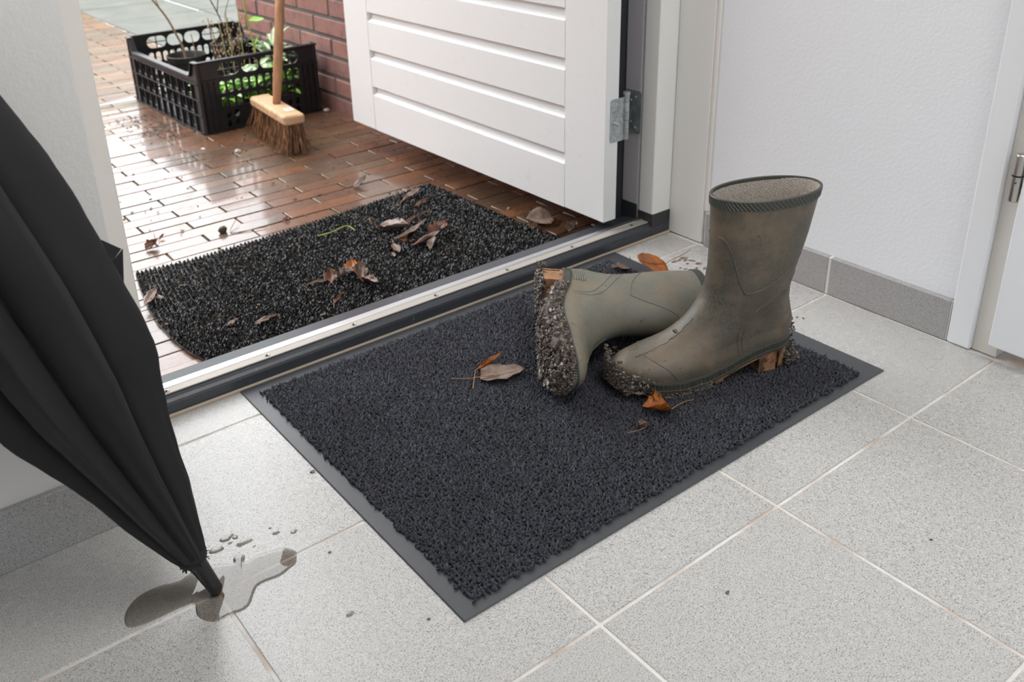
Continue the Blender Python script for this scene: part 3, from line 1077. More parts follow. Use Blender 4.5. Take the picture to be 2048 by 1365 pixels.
def sub_outline(z_ref, x0, x1, zfun, zt_fun, inset=0.0, n=24):
    """closed slab between x0 and x1 following the foot outline (bottom zfun, top zt_fun)"""
    xs_ = np.linspace(x0, x1, n)
    top, bot = [], []
    for x in xs_:
        top.append(max(half_w(x, z_ref) + .0015 - inset, .001))
    ring = [(x, w) for x, w in zip(xs_, top)] + [(x, -w) for x, w in zip(xs_[::-1], top[::-1])]
    lo = [(x, y, zfun(x)) for x, y in ring]
    hi = [(x, y, zt_fun(x)) for x, y in ring]
    mb = MB()
    mb.v = lo + hi
    m_ = len(ring)
    for k in range(m_):
        mb.f.append((k, (k + 1) % m_, m_ + (k + 1) % m_, m_ + k))
    for k in range(n - 1):
        a, b_, c_, d_ = k, k + 1, m_ - 2 - k, m_ - 1 - k
        mb.f.append((a, d_, c_, b_))
        mb.f.append((m_ + a, m_ + b_, m_ + c_, m_ + d_))
    mb.mi = [0] * len(mb.f)
    return mb


def surf(x, z, side, off=.0):
    while z > .004 and interp(z, XF) < x + .0012:      # stay on the instep surface
        z -= .0008
    w = half_w(x, z) + off
    return (x, side * w, warp_z(x, z))


def inv_z(x, zw):
    lo, hi = 0.0, .287
    for _ in range(30):
        m_ = (lo + hi) / 2
        if warp_z(x, m_) < zw:
            lo = m_
        else:
            hi = m_
    return lo


def smooth_poly(pts, n=10):
    pts = [np.array(p, float) for p in pts]
    out = []
    for i in range(len(pts) - 1):
        p0, p1, p2, p3 = pts[max(i - 1, 0)], pts[i], pts[i + 1], pts[min(i + 2, len(pts) - 1)]
        for k in range(n):
            t = k / n
            out.append(.5 * ((2 * p1) + (-p0 + p2) * t + (2 * p0 - 5 * p1 + 4 * p2 - p3) * t * t + (-p0 + 3 * p1 - 3 * p2 + p3) * t ** 3))
    out.append(pts[-1])
    return out


HB = .287


def boot(label, mat_u, standing):
    t = thing('wellington_boot', label, 'boot', group=None)
    zs = list(np.r_[np.linspace(0, .035, 8), np.linspace(.038, .066, 15), np.linspace(.07, .14, 18), np.linspace(.147, HB, 22)])
    rings = [[(x, y, warp_z(x, z)) for x, y, z in outline(z)] for z in zs]
    u = part('upper', loft(rings), mat_u, t, smooth=True)
    # folded-in top edge and woven lining
    zi = list(np.linspace(HB, .10, 16))
    inner = [[(x, y * 1.0, z) for x, y, z in outline(z, off=-.0028)] for z in zi]
    part('lining', loft(inner, close1=True), M['boot_lining'], t, smooth=True, label='beige woven fabric lining')
    n = 150
    rr = []
    o1 = outline(HB - .0135, n)
    o2 = outline(HB, n)
    oi = outline(HB, n, -.0030)

    def grow(ring, f_):
        out = []
        for k, (x, y, z) in enumerate(ring):
            a = Vector(ring[(k + 1) % n]) - Vector(ring[k - 1])
            nrm = Vector((a.y, -a.x, 0))
            nrm = nrm.normalized() if nrm.length > 1e-9 else Vector((0, 0, 0))
            if nrm.dot(Vector((x - .055, y, 0))) < 0:
                nrm = -nrm
            d_ = f_(k)
            out.append((x + nrm.x * d_, y + nrm.y * d_, z))
        return out
    rib = lambda k: .0021 if k % 2 else .0009
    rib2 = lambda k: .0021 if k % 2 == 0 else .0009
    mids = [grow(outline(HB - .0135 + q * .0034, n), rib if q % 2 else rib2) for q in range(4)]
    rr = [grow(o1, lambda k: 0.0)] + mids + [grow(o2, lambda k: .0016), [(x, y, z + .0012) for x, y, z in grow(o2, lambda k: .0004)], [(x, y, z + .0006) for x, y, z in oi], [(x, y, z - .004) for x, y, z in oi]]
    part('rim_band', loft(rr), M['boot_rim'], t, smooth=False, label='knurled dark band round the boot top')
    # foxing strip with ribs
    n = 240
    def fox(zo, f_):
        base = outline(.008, n)
        return [(x, y, interp(x, ZB) + zo) for x, y, z in grow(base, f_)]
    rb = lambda k: .0036 if k % 2 else .0018
    rr = [fox(-.0025, lambda k: .0012), fox(-.002, lambda k: .0038), fox(.0008, lambda k: .0042), fox(.0012, rb), fox(.0100, rb), fox(.0106, lambda k: .0034), fox(.0130, lambda k: .0030), fox(.0136, lambda k: .0004)]
    part('foxing_strip', loft(rr), M['boot_rim'], t, smooth=False, label='dark ribbed strip along the sole edge')
    # gum sole: midsole slab, heel block, forefoot lugs
    s = part('sole', sub_outline(.006, .0005, .2925, lambda x: interp(x, ZB) - .0075, lambda x: interp(x, ZB) + .001, 0, 48), M['sole'], t, label='orange gum rubber sole')
    part('heel_block', sub_outline(.006, .001, .030, lambda x: .0015, lambda x: interp(x, ZB) - .006, .0005, 14), M['sole'], s)
    part('heel_block', sub_outline(.006, .036, .066, lambda x: .0005, lambda x: interp(x, ZB) - .006, .0005, 8), M['sole'], s)
    part('heel_block', sub_outline(.006, .029, .037, lambda x: .010, lambda x: interp(x, ZB) - .006, .004, 4), M['sole'], s)
    for q in range(7):
        x0 = .128 + q * .0225
        part('lug', sub_outline(.006, x0, x0 + .015, lambda x: max(interp(x, ZB) - .0135, -.0005), lambda x: interp(x, ZB) - .006, .002, 5), M['sole'], s)
    # raised seams
    sides = (1, -1)
    def seam(name, pts, r=.0011, parent=t):
        for sd in sides:
            q = [surf(p[0], inv_z(p[0], p[1]), sd, .0001) for p in smooth_poly(pts, 8)]
            part(name, MB().tube(q, r, 6), mat_u, parent, smooth=True)
    seam('seam', [(.1372, .229), (.1315, .224), (.1250, .208), (.1190, .186), (.1115, .160), (.103, .143)])
    seam('seam', [(.103, .143), (.080, .147), (.055, .158), (.030, .172), (.006, .188)])
    seam('seam', [(.106, .046), (.107, .078), (.096, .097), (.070, .118), (.032, .142), (.006, .156)], .0009)
    seam('seam', [(.098, .046), (.098, .074), (.080, .094), (.050, .115), (.018, .134)], .0009)
    seam('seam', [(.262, .060), (.246, .055), (.226, .044), (.213, .028)], .0009)
    part('instep_seam', MB().tube([surf(x, inv_z(x, z_), 1, .0002) for x, z_ in smooth_poly([(.262, .064), (.235, .071), (.206, .087), (.186, .104), (.168, .126)], 8)], .0008, 6), mat_u, t, smooth=True)
    if not standing:
        # moulded heel ridges
        for q in range(6):
            zz = .052 + q * .0042
            part('ridge', MB().tube([surf(x, inv_z(x, zz), -1, .0003) for x in np.linspace(.006, .062, 10)], .0011, 5), mat_u, t, smooth=True)
    return t


HX, HY = -.004, -.084
b1 = boot('muddy olive rubber boot standing upright on the doormat', M['boot_olive'], True)
b1.location = (HX, HY, .0075)
b1.rotation_euler = (0, 0, radians(160.9))
b2 = boot('olive rubber boot lightened for sky light, lying on its side showing its muddy sole', M['boot_olive_lit'], False)
b2.scale = (.94, .94, .94)
b2.location = (-.2270, .2480, .0904)
b2.rotation_euler = (radians(-97.0), radians(6.0), radians(234.5))

# mud on the boots: thousands of crumbs
def mud_cloud(parent, gens, name='mud', seed=1):
    random.seed(seed)
    mb = MB()
    for (fn, n_, r0, r1) in gens:
        for _ in range(n_):
            p = fn()
            if p is None:
                continue
            mb.blob(p, random.uniform(r0, r1), 0, .45, (random.uniform(.7, 1.5), random.uniform(.7, 1.4), random.uniform(.6, 1.2)))
    return part(name, mb, M['mud'], parent, fix=False, kind='stuff', label='thick crumbly wet mud')


def sole_pt(x0, x1, z_off, ylim=1.0):
    def f_():
        x = random.uniform(x0, x1)
        w = half_w(x, .006) * ylim
        y = random.uniform(-w, w)
        e = 1 - (abs(y) / max(w, 1e-4)) ** 3
        return (x, y, interp(x, ZB) - .010 - random.random() * z_off * e)
    return f_


def heel_pt():
    x = random.uniform(-.004, .07)
    w = half_w(max(x, .004), .006)
    return (x, random.uniform(-w, w) * 1.0, random.uniform(-.006, .004))


def toe_pt():
    a = random.gauss(.15, .55)
    x = .262 + .036 * cos(a) * random.uniform(.9, 1.06)
    y = .050 * sin(a)
    return (x, y, .016 + max(0, random.gauss(.010, .012)))


def heel_back():
    a = random.gauss(0.45, .35)
    return (-.002 - .006 * random.random(), .02 * random.uniform(-.2, 1.2), .012 + random.random() ** 1.4 * .055)


def fox_pt(side, x0, x1, z0, z1, out=.005):
    def f_():
        x = random.uniform(x0, x1)
        return (x, side * (half_w(x, .01) + random.uniform(.0005, out)), interp(x, ZB) + random.uniform(z0, z1))
    return f_


def toe_rim():
    a = random.uniform(-1.2, 1.2)
    x = .255 + .041 * cos(a)
    return (x, .047 * sin(a), interp(x, ZB) + random.uniform(-.012, .004))


mud_cloud(b2, [(sole_pt(.080, .292, .016), 3400, .0010, .0029), (sole_pt(.09, .288, .006, .95), 130, .005, .011), (heel_pt, 900, .0010, .0030),
               (lambda: (random.uniform(-.006, .006), random.uniform(-.032, .032), random.uniform(-.006, .010)), 220, .0010, .0028),
               (fox_pt(-1, .075, .285, -.012, .010), 1500, .0010, .0027), (fox_pt(-1, .10, .27, -.010, .004), 60, .004, .007), (fox_pt(1, .07, .285, -.016, .006, .008), 1300, .0010, .0028), (fox_pt(1, .10, .27, -.016, .002, .006), 90, .004, .008), (toe_rim, 420, .0010, .0028)], seed=5)
mud_cloud(b1, [(toe_pt, 1100, .0009, .0026), (lambda: (.268 + random.uniform(0, .022), random.uniform(-.03, .03), random.uniform(.004, .018)), 60, .004, .008),
               (fox_pt(1, .15, .285, -.012, .001, .0025), 520, .0009, .0022),
               (heel_back, 120, .0010, .0024), (lambda: (random.uniform(-.005, .018), random.uniform(.020, .040), random.uniform(.006, .022)), 150, .0010, .0024)], seed=8)
# one lump of mud on the instep
tag(part('mud_crumb', MB().blob((0, 0, 0), .0042, 0, .3), M['mud'], None, loc=(-.1975, -.0315, .0955)), 'small dark mud crumb on the instep of the standing boot', 'mud crumb')

# ------------------------------------------------------------------ umbrella
um = thing('umbrella', 'loosely closed wet black umbrella leaning tip down against the wall end', 'umbrella', (-.9095, -.0005, .0035))
AX = Vector((-.1265, .072, .388)).normalized()
rotm = Vector((0, 0, 1)).rotation_difference(AX)
um.rotation_mode = 'QUATERNION'
um.rotation_quaternion = rotm
RAD = [(.048, .0085), (.056, .0165), (.07, .0215), (.10, .0300), (.14, .0420), (.18, .0510), (.22, .0615), (.26, .0735), (.285, .0825), (.30, .0865), (.34, .0925), (.40, .0970), (.46, .0985), (.52, .098), (.58, .094), (.64, .088)]
nth, nz = 256, 72
lobes = [(0.1, 1.0), (0.95, .9), (1.75, 1.1), (2.5, .8), (3.3, 1.0), (4.05, 1.15), (4.8, .9), (5.55, 1.0)]


def canopy_r(th, s):
    R_ = interp(s, RAD)
    sw = .55 * (s - .05) + .55                       # folds wind slowly round the shaft
    ph = (th - sw) * 8 / (2 * pi)
    k = math.floor(ph)
    fr = ph - k
    rs = [1.0, .82, 1.08, .9, 1.0, .86, 1.12, .94][k % 8]
    # asymmetric pleat: gentle rise, sharp fall
    sharp = .70 + .1 * sin(k * 2.3)
    q = fr / sharp if fr < sharp else (1 - fr) / (1 - sharp)
    depth = [.46, .30, .50, .34, .44, .30, .48, .36][k % 8] * min(1, .35 + s / .2) * (1 - .2 * max(0, (s - .35) / .3))
    prof = (1 - depth) + depth * (q ** .55)
    fine = 1 + .022 * sin(th * 24 + s * 9) * max(0, 1 - s / .4) + .012 * sin(th * 5 + s * 31)
    return R_ * prof * fine * (1 - (1 - rs) * .5 * min(1, s / .15))


ss = list(np.linspace(.048, .30, 46)) + list(np.linspace(.31, .64, nz - 46))
rings = []
for s in ss:
    rings.append([(canopy_r(2 * pi * k / nth, s) * cos(2 * pi * k / nth), canopy_r(2 * pi * k / nth, s) * sin(2 * pi * k / nth), s) for k in range(nth)])
# hem turned inwards
rings.append([(x * .93, y * .93, z - .012) for x, y, z in rings[-1]])
cp = part('canopy', loft(rings, close0=True), M['fabric'], um, smooth=True)
part('ferrule', MB().lathe([(.0001, -.0005), (.0060, 0), (.0078, .003), (.0083, .012), (.0104, .044), (.0118, .046), (.0118, .050), (.0112, .053)], 24), M['ferrule'], um, smooth=True)
mbf = MB()
for k in range(70):
    a = random.uniform(0, 2 * pi)
    r_ = random.uniform(.0125, .0160)
    mbf.tube([(r_ * cos(a) * .9, r_ * sin(a) * .9, .053), (r_ * cos(a) * 1.12, r_ * sin(a) * 1.12, .049 + random.uniform(-.003, .004))], .0005, 4)
part('frayed_edge', mbf, M['fabric'], um, fix=False, kind='stuff')
part('collar', MB().lathe([(.0110, .050), (.0158, .052), (.0172, .057), (.0165, .061), (.012, .062)], 28), M['fabric'], um, smooth=True)
part('shaft', MB().tube([(0, 0, .05), (0, 0, .86)], .006, 12), M['ferrule'], um, smooth=True)
part('handle', MB().tube([(0, 0, .80), (0, 0, .90), (.004, 0, .925), (.018, 0, .945), (.036, 0, .948), (.052, 0, .935), (.058, 0, .910)], .011, 12), M['ferrule'], um, smooth=True)
# closing strap that sticks out of the side of the canopy
inv = rotm.inverted()


def to_um(p):
    return inv @ (Vector(p) - Vector(um.location))


def strip(name, P, thick=.0012):
    vs_ = [to_um(p) for p in P]
    n_ = len(vs_)
    off = inv @ (Vector(_F) * thick)
    mb = MB()
    mb.v = [tuple(p) for p in vs_] + [tuple(p + off) for p in vs_]
    mb.f = [tuple(range(n_)), tuple(reversed(range(n_, 2 * n_)))] + [(i, i + n_, (i + 1) % n_ + n_, (i + 1) % n_) for i in range(n_)]
    mb.mi = [0] * len(mb.f)
    return part(name, mb, M['fabric'], um)


strip('closing_strap', [(-0.9555, 0.055, 0.4334), (-0.9482, 0.055, 0.4324), (-0.9235, 0.059, 0.4101), (-0.9373, 0.051, 0.4013), (-0.9406, 0.051, 0.4039)])
strip('closing_strap', [(-0.9373, 0.051, 0.4013), (-0.9221, 0.059, 0.4097), (-0.9282, 0.059, 0.3708), (-0.9332, 0.055, 0.3694)])

# ------------------------------------------------------------------ water on the floor
def flat_drop(name, pts, h, m, label, cat, group=None, z0=.0002):
    """a thin meniscus: outline on the floor, edge rising to a flat top"""
    n = len(pts)
    P = [Vector((p[0], p[1], 0)) for p in pts]
    ctr = sum(P, Vector()) / n
    nr = []
    area_ = sum(P[i].x * P[(i + 1) % n].y - P[(i + 1) % n].x * P[i].y for i in range(n))
    for i in range(n):
        tg = P[(i + 1) % n] - P[i - 1]
        v_ = Vector((-tg.y, tg.x, 0))
        v_ = v_.normalized() if v_.length > 0 else v_
        nr.append(v_ if area_ > 0 else -v_)
    mb = MB()
    size = (max((p - ctr).length for p in P))
    st = min(.0028, size * .5)
    lev = [(0, z0), (.25, .45 * h), (.6, .85 * h), (1.0, h)]
    for f_, z_ in lev:
        for i in range(n):
            q = P[i] + nr[i] * st * f_
            mb.v.append((q.x, q.y, z0 + z_))
    for l_ in range(3):
        for i in range(n):
            mb.f.append((l_ * n + i, l_ * n + (i + 1) % n, (l_ + 1) * n + (i + 1) % n, (l_ + 1) * n + i))
    mb.f.append(tuple(3 * n + i for i in range(n)))
    mb.mi = [0] * len(mb.f)
    o = part(name, mb, m, None, smooth=True)
    return tag(o, label, cat, group)


pud = [(-.89, .042), (-.883, .038), (-.878, .034), (-.8755, .0345), (-.874, .040), (-.870, .043), (-.864, .042), (-.8605, .038), (-.8625, .0325), (-.865, .029), (-.861, .0265), (-.852, .028), (-.842, .027), (-.83, .024), (-.823, .022), (-.815, .016), (-.81, .006), (-.812, -.001), (-.819, -.013), (-.83, -.017), (-.839, -.020), (-.848, -.020), (-.86, -.018), (-.87, -.019), (-.878, -.027), (-.888, -.039), (-.898, -.043), (-.907, -.041), (-.916, -.040), (-.926, -.040), (-.934, -.034), (-.940, -.021), (-.939, -.010), (-.936, .002), (-.953, .005), (-.973, .0055), (-.993, .007), (-1.006, .014), (-1.004, .031), (-.992, .046), (-.976, .053), (-.956, .052), (-.938, .046), (-.925, .049), (-.908, .049), (-.898, .046)]
pp = [tuple(p) for p in smooth_poly(pud + [pud[0]], 4)][:-1]
flat_drop('puddle', pp, .0013, M['water'], 'clear rain puddle spreading on the tile round the umbrella tip', 'puddle')
drops = [(-.8830, .0680, .0080, .0062), (-.8655, .0800, .0088, .0055), (-.8565, .0745, .004, .0035), (-.8510, .0590, .0095, .0048), (-.8655, .0690, .0030, .0022), (-.8140, .0500, .0042, .0034), (-.7960, .0380, .0042, .0034), (-.8160, .0630, .0024, .002), (-.8590, .0560, .002, .0016), (-.8450, .0450, .0022, .0016), (-.8080, -.1220, .0044, .0036)]
names_d = ['rain drop nearest the umbrella collar', 'large flattened rain drop between umbrella and doormat', 'small rain drop touching the large flattened drop', 'wide flattened rain drop above the long puddle arm', 'tiny rain drop between the two large flattened drops', 'round rain drop halfway from the puddle to the doormat', 'rain drop nearest the doormat border', 'tiny farther rain drop beside the lone pair near the doormat', 'tiny rain drop just above the puddle notch', 'tiny rain drop at the right end of the drop cluster', 'lone rain drop in front of the puddle below the doormat corner']
for (x, y, a, b_), nm in zip(drops, names_d):
    ph = random.uniform(0, 6)
    pts = [(x + a * cos(t_) * (1 + .13 * sin(2 * t_ + ph) + .09 * sin(3 * t_ + 2 * ph)), y + b_ * sin(t_) * (1 + .13 * sin(2 * t_ + ph) + .09 * sin(3 * t_ + ph))) for t_ in np.linspace(0, 2 * pi, 24, endpoint=False)]
    flat_drop('water_drop', pts, min(.0012, b_ * .3), M['water'], nm, 'water drop', 'rain drops on the tile beside the umbrella')

# ------------------------------------------------------------------ dead leaves
def leaf_mesh(length, width, curl=0.0, bend=0.0, fold=0.3, shape='ovate', rag=0.0, nu=12, nv=6, seed=0):
    """blade along +x from its base at the origin; curl rolls the sides up, bend arches the midrib"""
    g = random.Random(seed)
    th = .00025
    rows = []
    ph1, ph2 = g.uniform(0, 6), g.uniform(0, 6)
    for i in range(nu + 1):
        t = i / nu
        if shape == 'ovate':
            w = width / 2 * (sin(pi * t ** .75) ** .9 if 0 < t < 1 else 0)
        elif shape == 'lance':
            w = width / 2 * (sin(pi * t) ** .8 if 0 < t < 1 else 0)
        else:
            w = width / 2 * (sin(pi * min(1, t * 1.02) ** .6) ** .5 if 0 < t < .98 else .12)
        w = max(w, .0005)
        if rag:
            w *= 1 + rag * sin(t * 23 + ph1) * .5 + rag * g.uniform(-.5, .5)
        a = bend * t
        cx = length * (sin(a) / bend if abs(bend) > 1e-3 else t)
        cz = length * ((1 - cos(a)) / bend if abs(bend) > 1e-3 else 0)
        row = []
        for j in range(nv + 1):
            s_ = (j / nv - .5) * 2
            r = abs(s_)
            ang_ = curl * r * (1 + .4 * sin(t * 7 + ph2))
            y = w * s_ * (sin(ang_) / ang_ if abs(ang_) > 1e-3 else 1)
            z = w * r * ((1 - cos(ang_)) / ang_ if abs(ang_) > 1e-3 else 0) + fold * w * r * .6
            z += .0011 * sin(t * 17 + s_ * 5 + ph1) * r
            nx_, nz_ = -sin(a), cos(a)
            row.append((cx + nx_ * z, y, cz + nz_ * z))
        rows.append(row)
    mb = MB()
    n = (nu + 1) * (nv + 1)
    for l_ in (0, 1):
        for r in rows:
            for p in r:
                mb.v.append((p[0], p[1], p[2] + (th if l_ else 0)))
    ix_ = lambda i, j, l_: l_ * n + i * (nv + 1) + j
    for i in range(nu):
        for j in range(nv):
            mb.f.append((ix_(i, j, 1), ix_(i + 1, j, 1), ix_(i + 1, j + 1, 1), ix_(i, j + 1, 1)))
            mb.f.append((ix_(i, j, 0), ix_(i, j + 1, 0), ix_(i + 1, j + 1, 0), ix_(i + 1, j, 0)))
    for i in range(nu):
        for j in (0, nv):
            mb.f.append((ix_(i, j, 0), ix_(i + 1, j, 0), ix_(i + 1, j, 1), ix_(i, j, 1)))
    for j in range(nv):
        for i in (0, nu):
            mb.f.append((ix_(i, j, 0), ix_(i, j, 1), ix_(i, j + 1, 1), ix_(i, j + 1, 0)))
    mb.mi = [0] * len(mb.f)
    return mb


def midrib(length, bend, r=.0007):
    pts = []
    for i in range(9):
        t = i / 8 * .92
        a = bend * t
        x = length * (sin(a) / bend if abs(bend) > 1e-3 else t)
        z = length * ((1 - cos(a)) / bend if abs(bend) > 1e-3 else 0)
        pts.append((x - sin(a) * .0003, 0, z + cos(a) * .0006))
    return MB().tube(pts, [r * (1 - .6 * i / 8) for i in range(9)], 5)


LEAVES = []


def dead_leaf(label, loc, yaw, length, width, m, curl=.5, bend=.3, fold=.3, shape='ovate', rag=0.0, stem=None, tilt=0, roll=0, seed=0, group=None, rib=True):
    t = thing('dead_leaf', label, 'leaf', loc, (radians(roll), radians(tilt), radians(yaw)), group)
    part('blade', leaf_mesh(length, width, curl, bend, fold, shape, rag, seed=seed), M[m], t, smooth=True)
    if rib:
        part('midrib', midrib(length, bend), M['stem'], t, smooth=True)
    if stem:
        part('stalk', MB().tube(smooth_poly(stem, 6), .0008, 6), M['stem'], t, smooth=True)
    return t


PT = .0085   # top of the indoor pile
# the three leaves on the indoor doormat
dead_leaf('orange curled leaf with white flecks by the far corner of the doormat', (.0980, .2560, PT + .006), 166, .074, .066, 'leaf_orange', .6, .60, -.5, 'round', .08,
          [(0, 0, 0), (-.014, -.004, .005), (-.030, .000, .020), (-.043, .001, .034)], tilt=-6, roll=-22, seed=3)
dead_leaf('torn taupe wet leaf lying under the orange curled leaf', (.0400, .3000, PT + .0005), 172, .042, .034, 'leaf_taupe', .6, .5, .2, 'ovate', .3,
          [(0, 0, 0), (-.003, .004, .014), (-.002, .002, .024)], seed=9)
dead_leaf('flat brown grey leaf with a long stalk on the doormat left of the boots', (-.4190, .1590, PT + .0008), -20, .072, .046, 'leaf_taupe', .35, .12, .25, 'round', .12,
          [(.022, 0, .003), (0, .002, .003), (-.022, .006, .002), (-.042, .016, .001)], seed=4)
dead_leaf('thin rolled rust leaf strip lying over the flat brown grey leaf', (-.4100, .1830, PT + .002), -8, .050, .016, 'leaf_orange', 1.6, .7, .3, 'lance', .25,
          [(0, 0, 0), (-.008, -.012, .002), (-.030, -.046, .001)], seed=6)
dead_leaf('broken orange leaf in front of the standing boot toe', (-.2580, -.0850, PT + .001), 152, .044, .050, 'leaf_orange', .8, .5, .5, 'round', .35,
          [(0, 0, .001), (-.010, -.005, .004), (-.028, -.017, .003), (-.042, -.022, .002)], roll=10, seed=12)
dead_leaf('dark brown leaf scrap standing between the boot sole and the orange leaf', (-.2620, -.0590, PT + .002), 110, .026, .020, 'leaf_brown', .9, .6, .4, 'ovate', .3, None, tilt=-55, seed=15, rib=False)
dead_leaf('small crumpled brown scrap nearest the camera on the doormat', (-.3080, -.0880, PT + .0005), 185, .024, .022, 'leaf_taupe', 1.2, .9, .5, 'round', .5,
          [(0, 0, 0), (.014, .004, .003), (.030, .004, .006), (.042, -.004, .004)], seed=18)

SM = GZ + .0128  # top of the scraper mat bristles
# leaves on the scraper mat
OUT = [
    ('grey wet crumpled leaf on the far half of the scraper mat', (-.2010, .8300, SM), -62, .088, .046, 'leaf_taupe', 1.0, .5, .5, 'ovate', .2, [(0, 0, 0), (-.010, .002, .012), (-.004, -.018, .030), (.002, -.034, .024)]),
    ('long curved grey leaf running right from the crumpled grey leaf', (-.2080, .7480, SM), 4, .090, .017, 'leaf_taupe', .8, .5, .3, 'lance', .1, None),
    ('thin dry stalked leaf strip behind the long curved grey leaf', (-.1900, .8000, SM + .002), 2, .092, .012, 'leaf_rust', 1.2, .25, .3, 'lance', .3, [(.080, 0, .008), (.100, .004, .014), (.118, .006, .012)]),
    ('pointed pinkish leaf in front of the crumpled grey leaf', (-.2210, .7320, SM), -112, .072, .020, 'leaf_taupe', .6, .3, .4, 'lance', .05, [(.0, 0, 0), (-.012, 0, .004)]),
    ('small dark ball of leaf scraps beside the pointed pinkish leaf', (-.2020, .7230, SM), 20, .022, .024, 'leaf_rust', 1.6, 1.6, .3, 'round', .3, None),
    ('rust brown twisted leaf between the pinkish leaf and the long grey leaf', (-.1960, .7000, SM), -24, .074, .022, 'leaf_rust', .9, .8, .4, 'lance', .15, None),
    ('long taupe leaf with a torn top leading to the dark red leaf', (-.1790, .6560, SM), 52, .074, .022, 'leaf_taupe', .7, .2, .3, 'lance', .15, None),
    ('dark red brown crumpled leaf on the right of the scraper mat', (-.1400, .7060, SM), 22, .062, .044, 'leaf_rust', 1.0, .7, .5, 'round', .35, None),
    ('narrow brown leaf at the left end of the leaf heap on the scraper mat', (-.3980, .6620, SM), 176, .062, .013, 'leaf_brown', .5, .15, .3, 'lance', .05, None),
    ('dark glossy leaf at the left of the leaf heap', (-.4150, .6470, SM), 62, .042, .030, 'leaf_rust', .8, .9, .6, 'ovate', .2, None),
    ('pale wrinkled leaf in the middle of the leaf heap', (-.4060, .6560, SM), -6, .050, .030, 'leaf_taupe', 1.4, .7, .5, 'round', .5, None),
    ('orange leaf fragment on top of the leaf heap', (-.3640, .6560, SM + .006), 60, .034, .028, 'leaf_orange', .9, .8, .5, 'round', .4, None),
    ('upright brown leaf at the right of the leaf heap', (-.3650, .6120, SM), 68, .058, .034, 'leaf_brown', 1.0, 1.2, .6, 'ovate', .3, None),
    ('ragged brown leaf hanging below the upright brown leaf', (-.3640, .6200, SM + .004), -80, .050, .026, 'leaf_rust', 1.1, .3, .4, 'lance', .4, None),
    ('small rust strip leaf near the sill on the scraper mat', (-.4560, .5660, SM), 30, .046, .010, 'leaf_rust', 1.2, .3, .3, 'lance', .3, None),
    ('oval brown leaf lying flat near the sill on the scraper mat', (-.6010, .5890, SM), -2, .046, .016, 'leaf_brown', .6, .25, .3, 'ovate', .05, None),
    ('grey wet leaf at the left edge of the scraper mat', (-.7300, .7900, SM), 48, .062, .022, 'leaf_taupe', .8, .3, .5, 'lance', .1, [(0, 0, 0), (-.010, .004, .002)]),
    ('folded grey scrap beside the leaf at the left mat edge', (-.7100, .8130, SM), -62, .036, .018, 'leaf_taupe', .9, .4, .5, 'ovate', .2, None),
    ('long pale brown leaf on the far right corner of the scraper mat', (-.0720, .9330, SM), 22, .082, .020, 'leaf_taupe', .9, .2, .4, 'lance', .1, [(0, 0, 0), (-.012, -.004, .0), (-.026, -.006, .0)]),
    ('dark rust leaf just in front of the long pale brown leaf', (-.0700, .8830, SM), 12, .052, .015, 'leaf_rust', .8, .3, .3, 'lance', .1, None),
    ('small tan leaf scrap left of the dark oval leaf on the scraper mat', (-.6420, .6150, SM), 18, .030, .010, 'leaf_taupe', .9, .2, .3, 'lance', .2, None),
    ('tiny brown leaf scrap in the middle of the scraper mat', (-.2550, .6730, SM), 80, .018, .012, 'leaf_brown', .9, .4, .3, 'ovate', .2, None),
    ('wet grey leaf tilted on the brown leaves under the open door', (.0960, .5840, GZ + .034), 178, .076, .050, 'leaf_taupe', .3, .10, .30, 'ovate', .04, [(0, 0, 0), (-.008, 0, .001), (-.015, -.001, .003)]),
    ('crumpled rust leaf under the wet grey leaf by the door', (.1020, .5720, GZ + .013), 172, .058, .046, 'leaf_rust', 1.1, .6, .6, 'round', .5, None),
    ('brown leaf with an upright stalk behind the wet grey leaf', (.0700, .6320, GZ + .010), 10, .044, .040, 'leaf_brown', .8, .5, .8, 'round', .3, [(0, 0, .002), (-.006, .004, .014), (-.016, .012, .034)]),
    ('dull brown leaf on the clay paving next to the sill end', (.1000, .5350, GZ + .014), 20, .036, .030, 'leaf_taupe', 1.2, .7, .4, 'round', .4, None),
]
for i, (lb, lc, yw, ln_, wd_, m_, cu, be, fo, sh, rg, st) in enumerate(OUT):
    dead_leaf(lb, lc, yw, ln_, wd_, m_, cu, be, fo, sh, rg, st, seed=30 + i, group='dead leaves on the scraper mat' if lc[2] > -.011 else 'dead leaves under the open door', tilt=-9 if 'tilted' in lb else 0, roll=-30 if 'tilted' in lb else 0)
PVT = GZ + .0012
for i, (lb, lc, yw, ln_, wd_, m_, cu, be, fo, rg, st) in enumerate([
        ('crumpled rust leaf on the pale wet bricks near the left jamb', (-.6330, 1.0760, PVT), 25, .040, .028, 'leaf_rust', 1.2, .7, .6, .3, [(.03, 0, .006), (.034, .006, .026)]),
        ('tiny brown stalked leaf beside the crumpled rust leaf on the bricks', (-.5900, 1.1170, PVT), 40, .024, .009, 'leaf_brown', 1.2, .6, .5, .2, [(0, 0, 0), (-.012, -.004, .002)]),
        ('brown curled leaf on the wet bricks by the far edge of the scraper mat', (-.0980, 1.1180, PVT), 14, .058, .022, 'leaf_taupe', 1.0, .9, .5, .15, None),
        ('small dark leaf on the bricks behind the middle of the scraper mat', (-.3330, 1.0300, PVT), 30, .026, .013, 'leaf_rust', .9, .5, .4, .2, None)]):
    dead_leaf(lb, lc, yw, ln_, wd_, m_, cu, be, fo, 'ovate', rg, st, seed=80 + i, group='dead leaves on the brick paving')
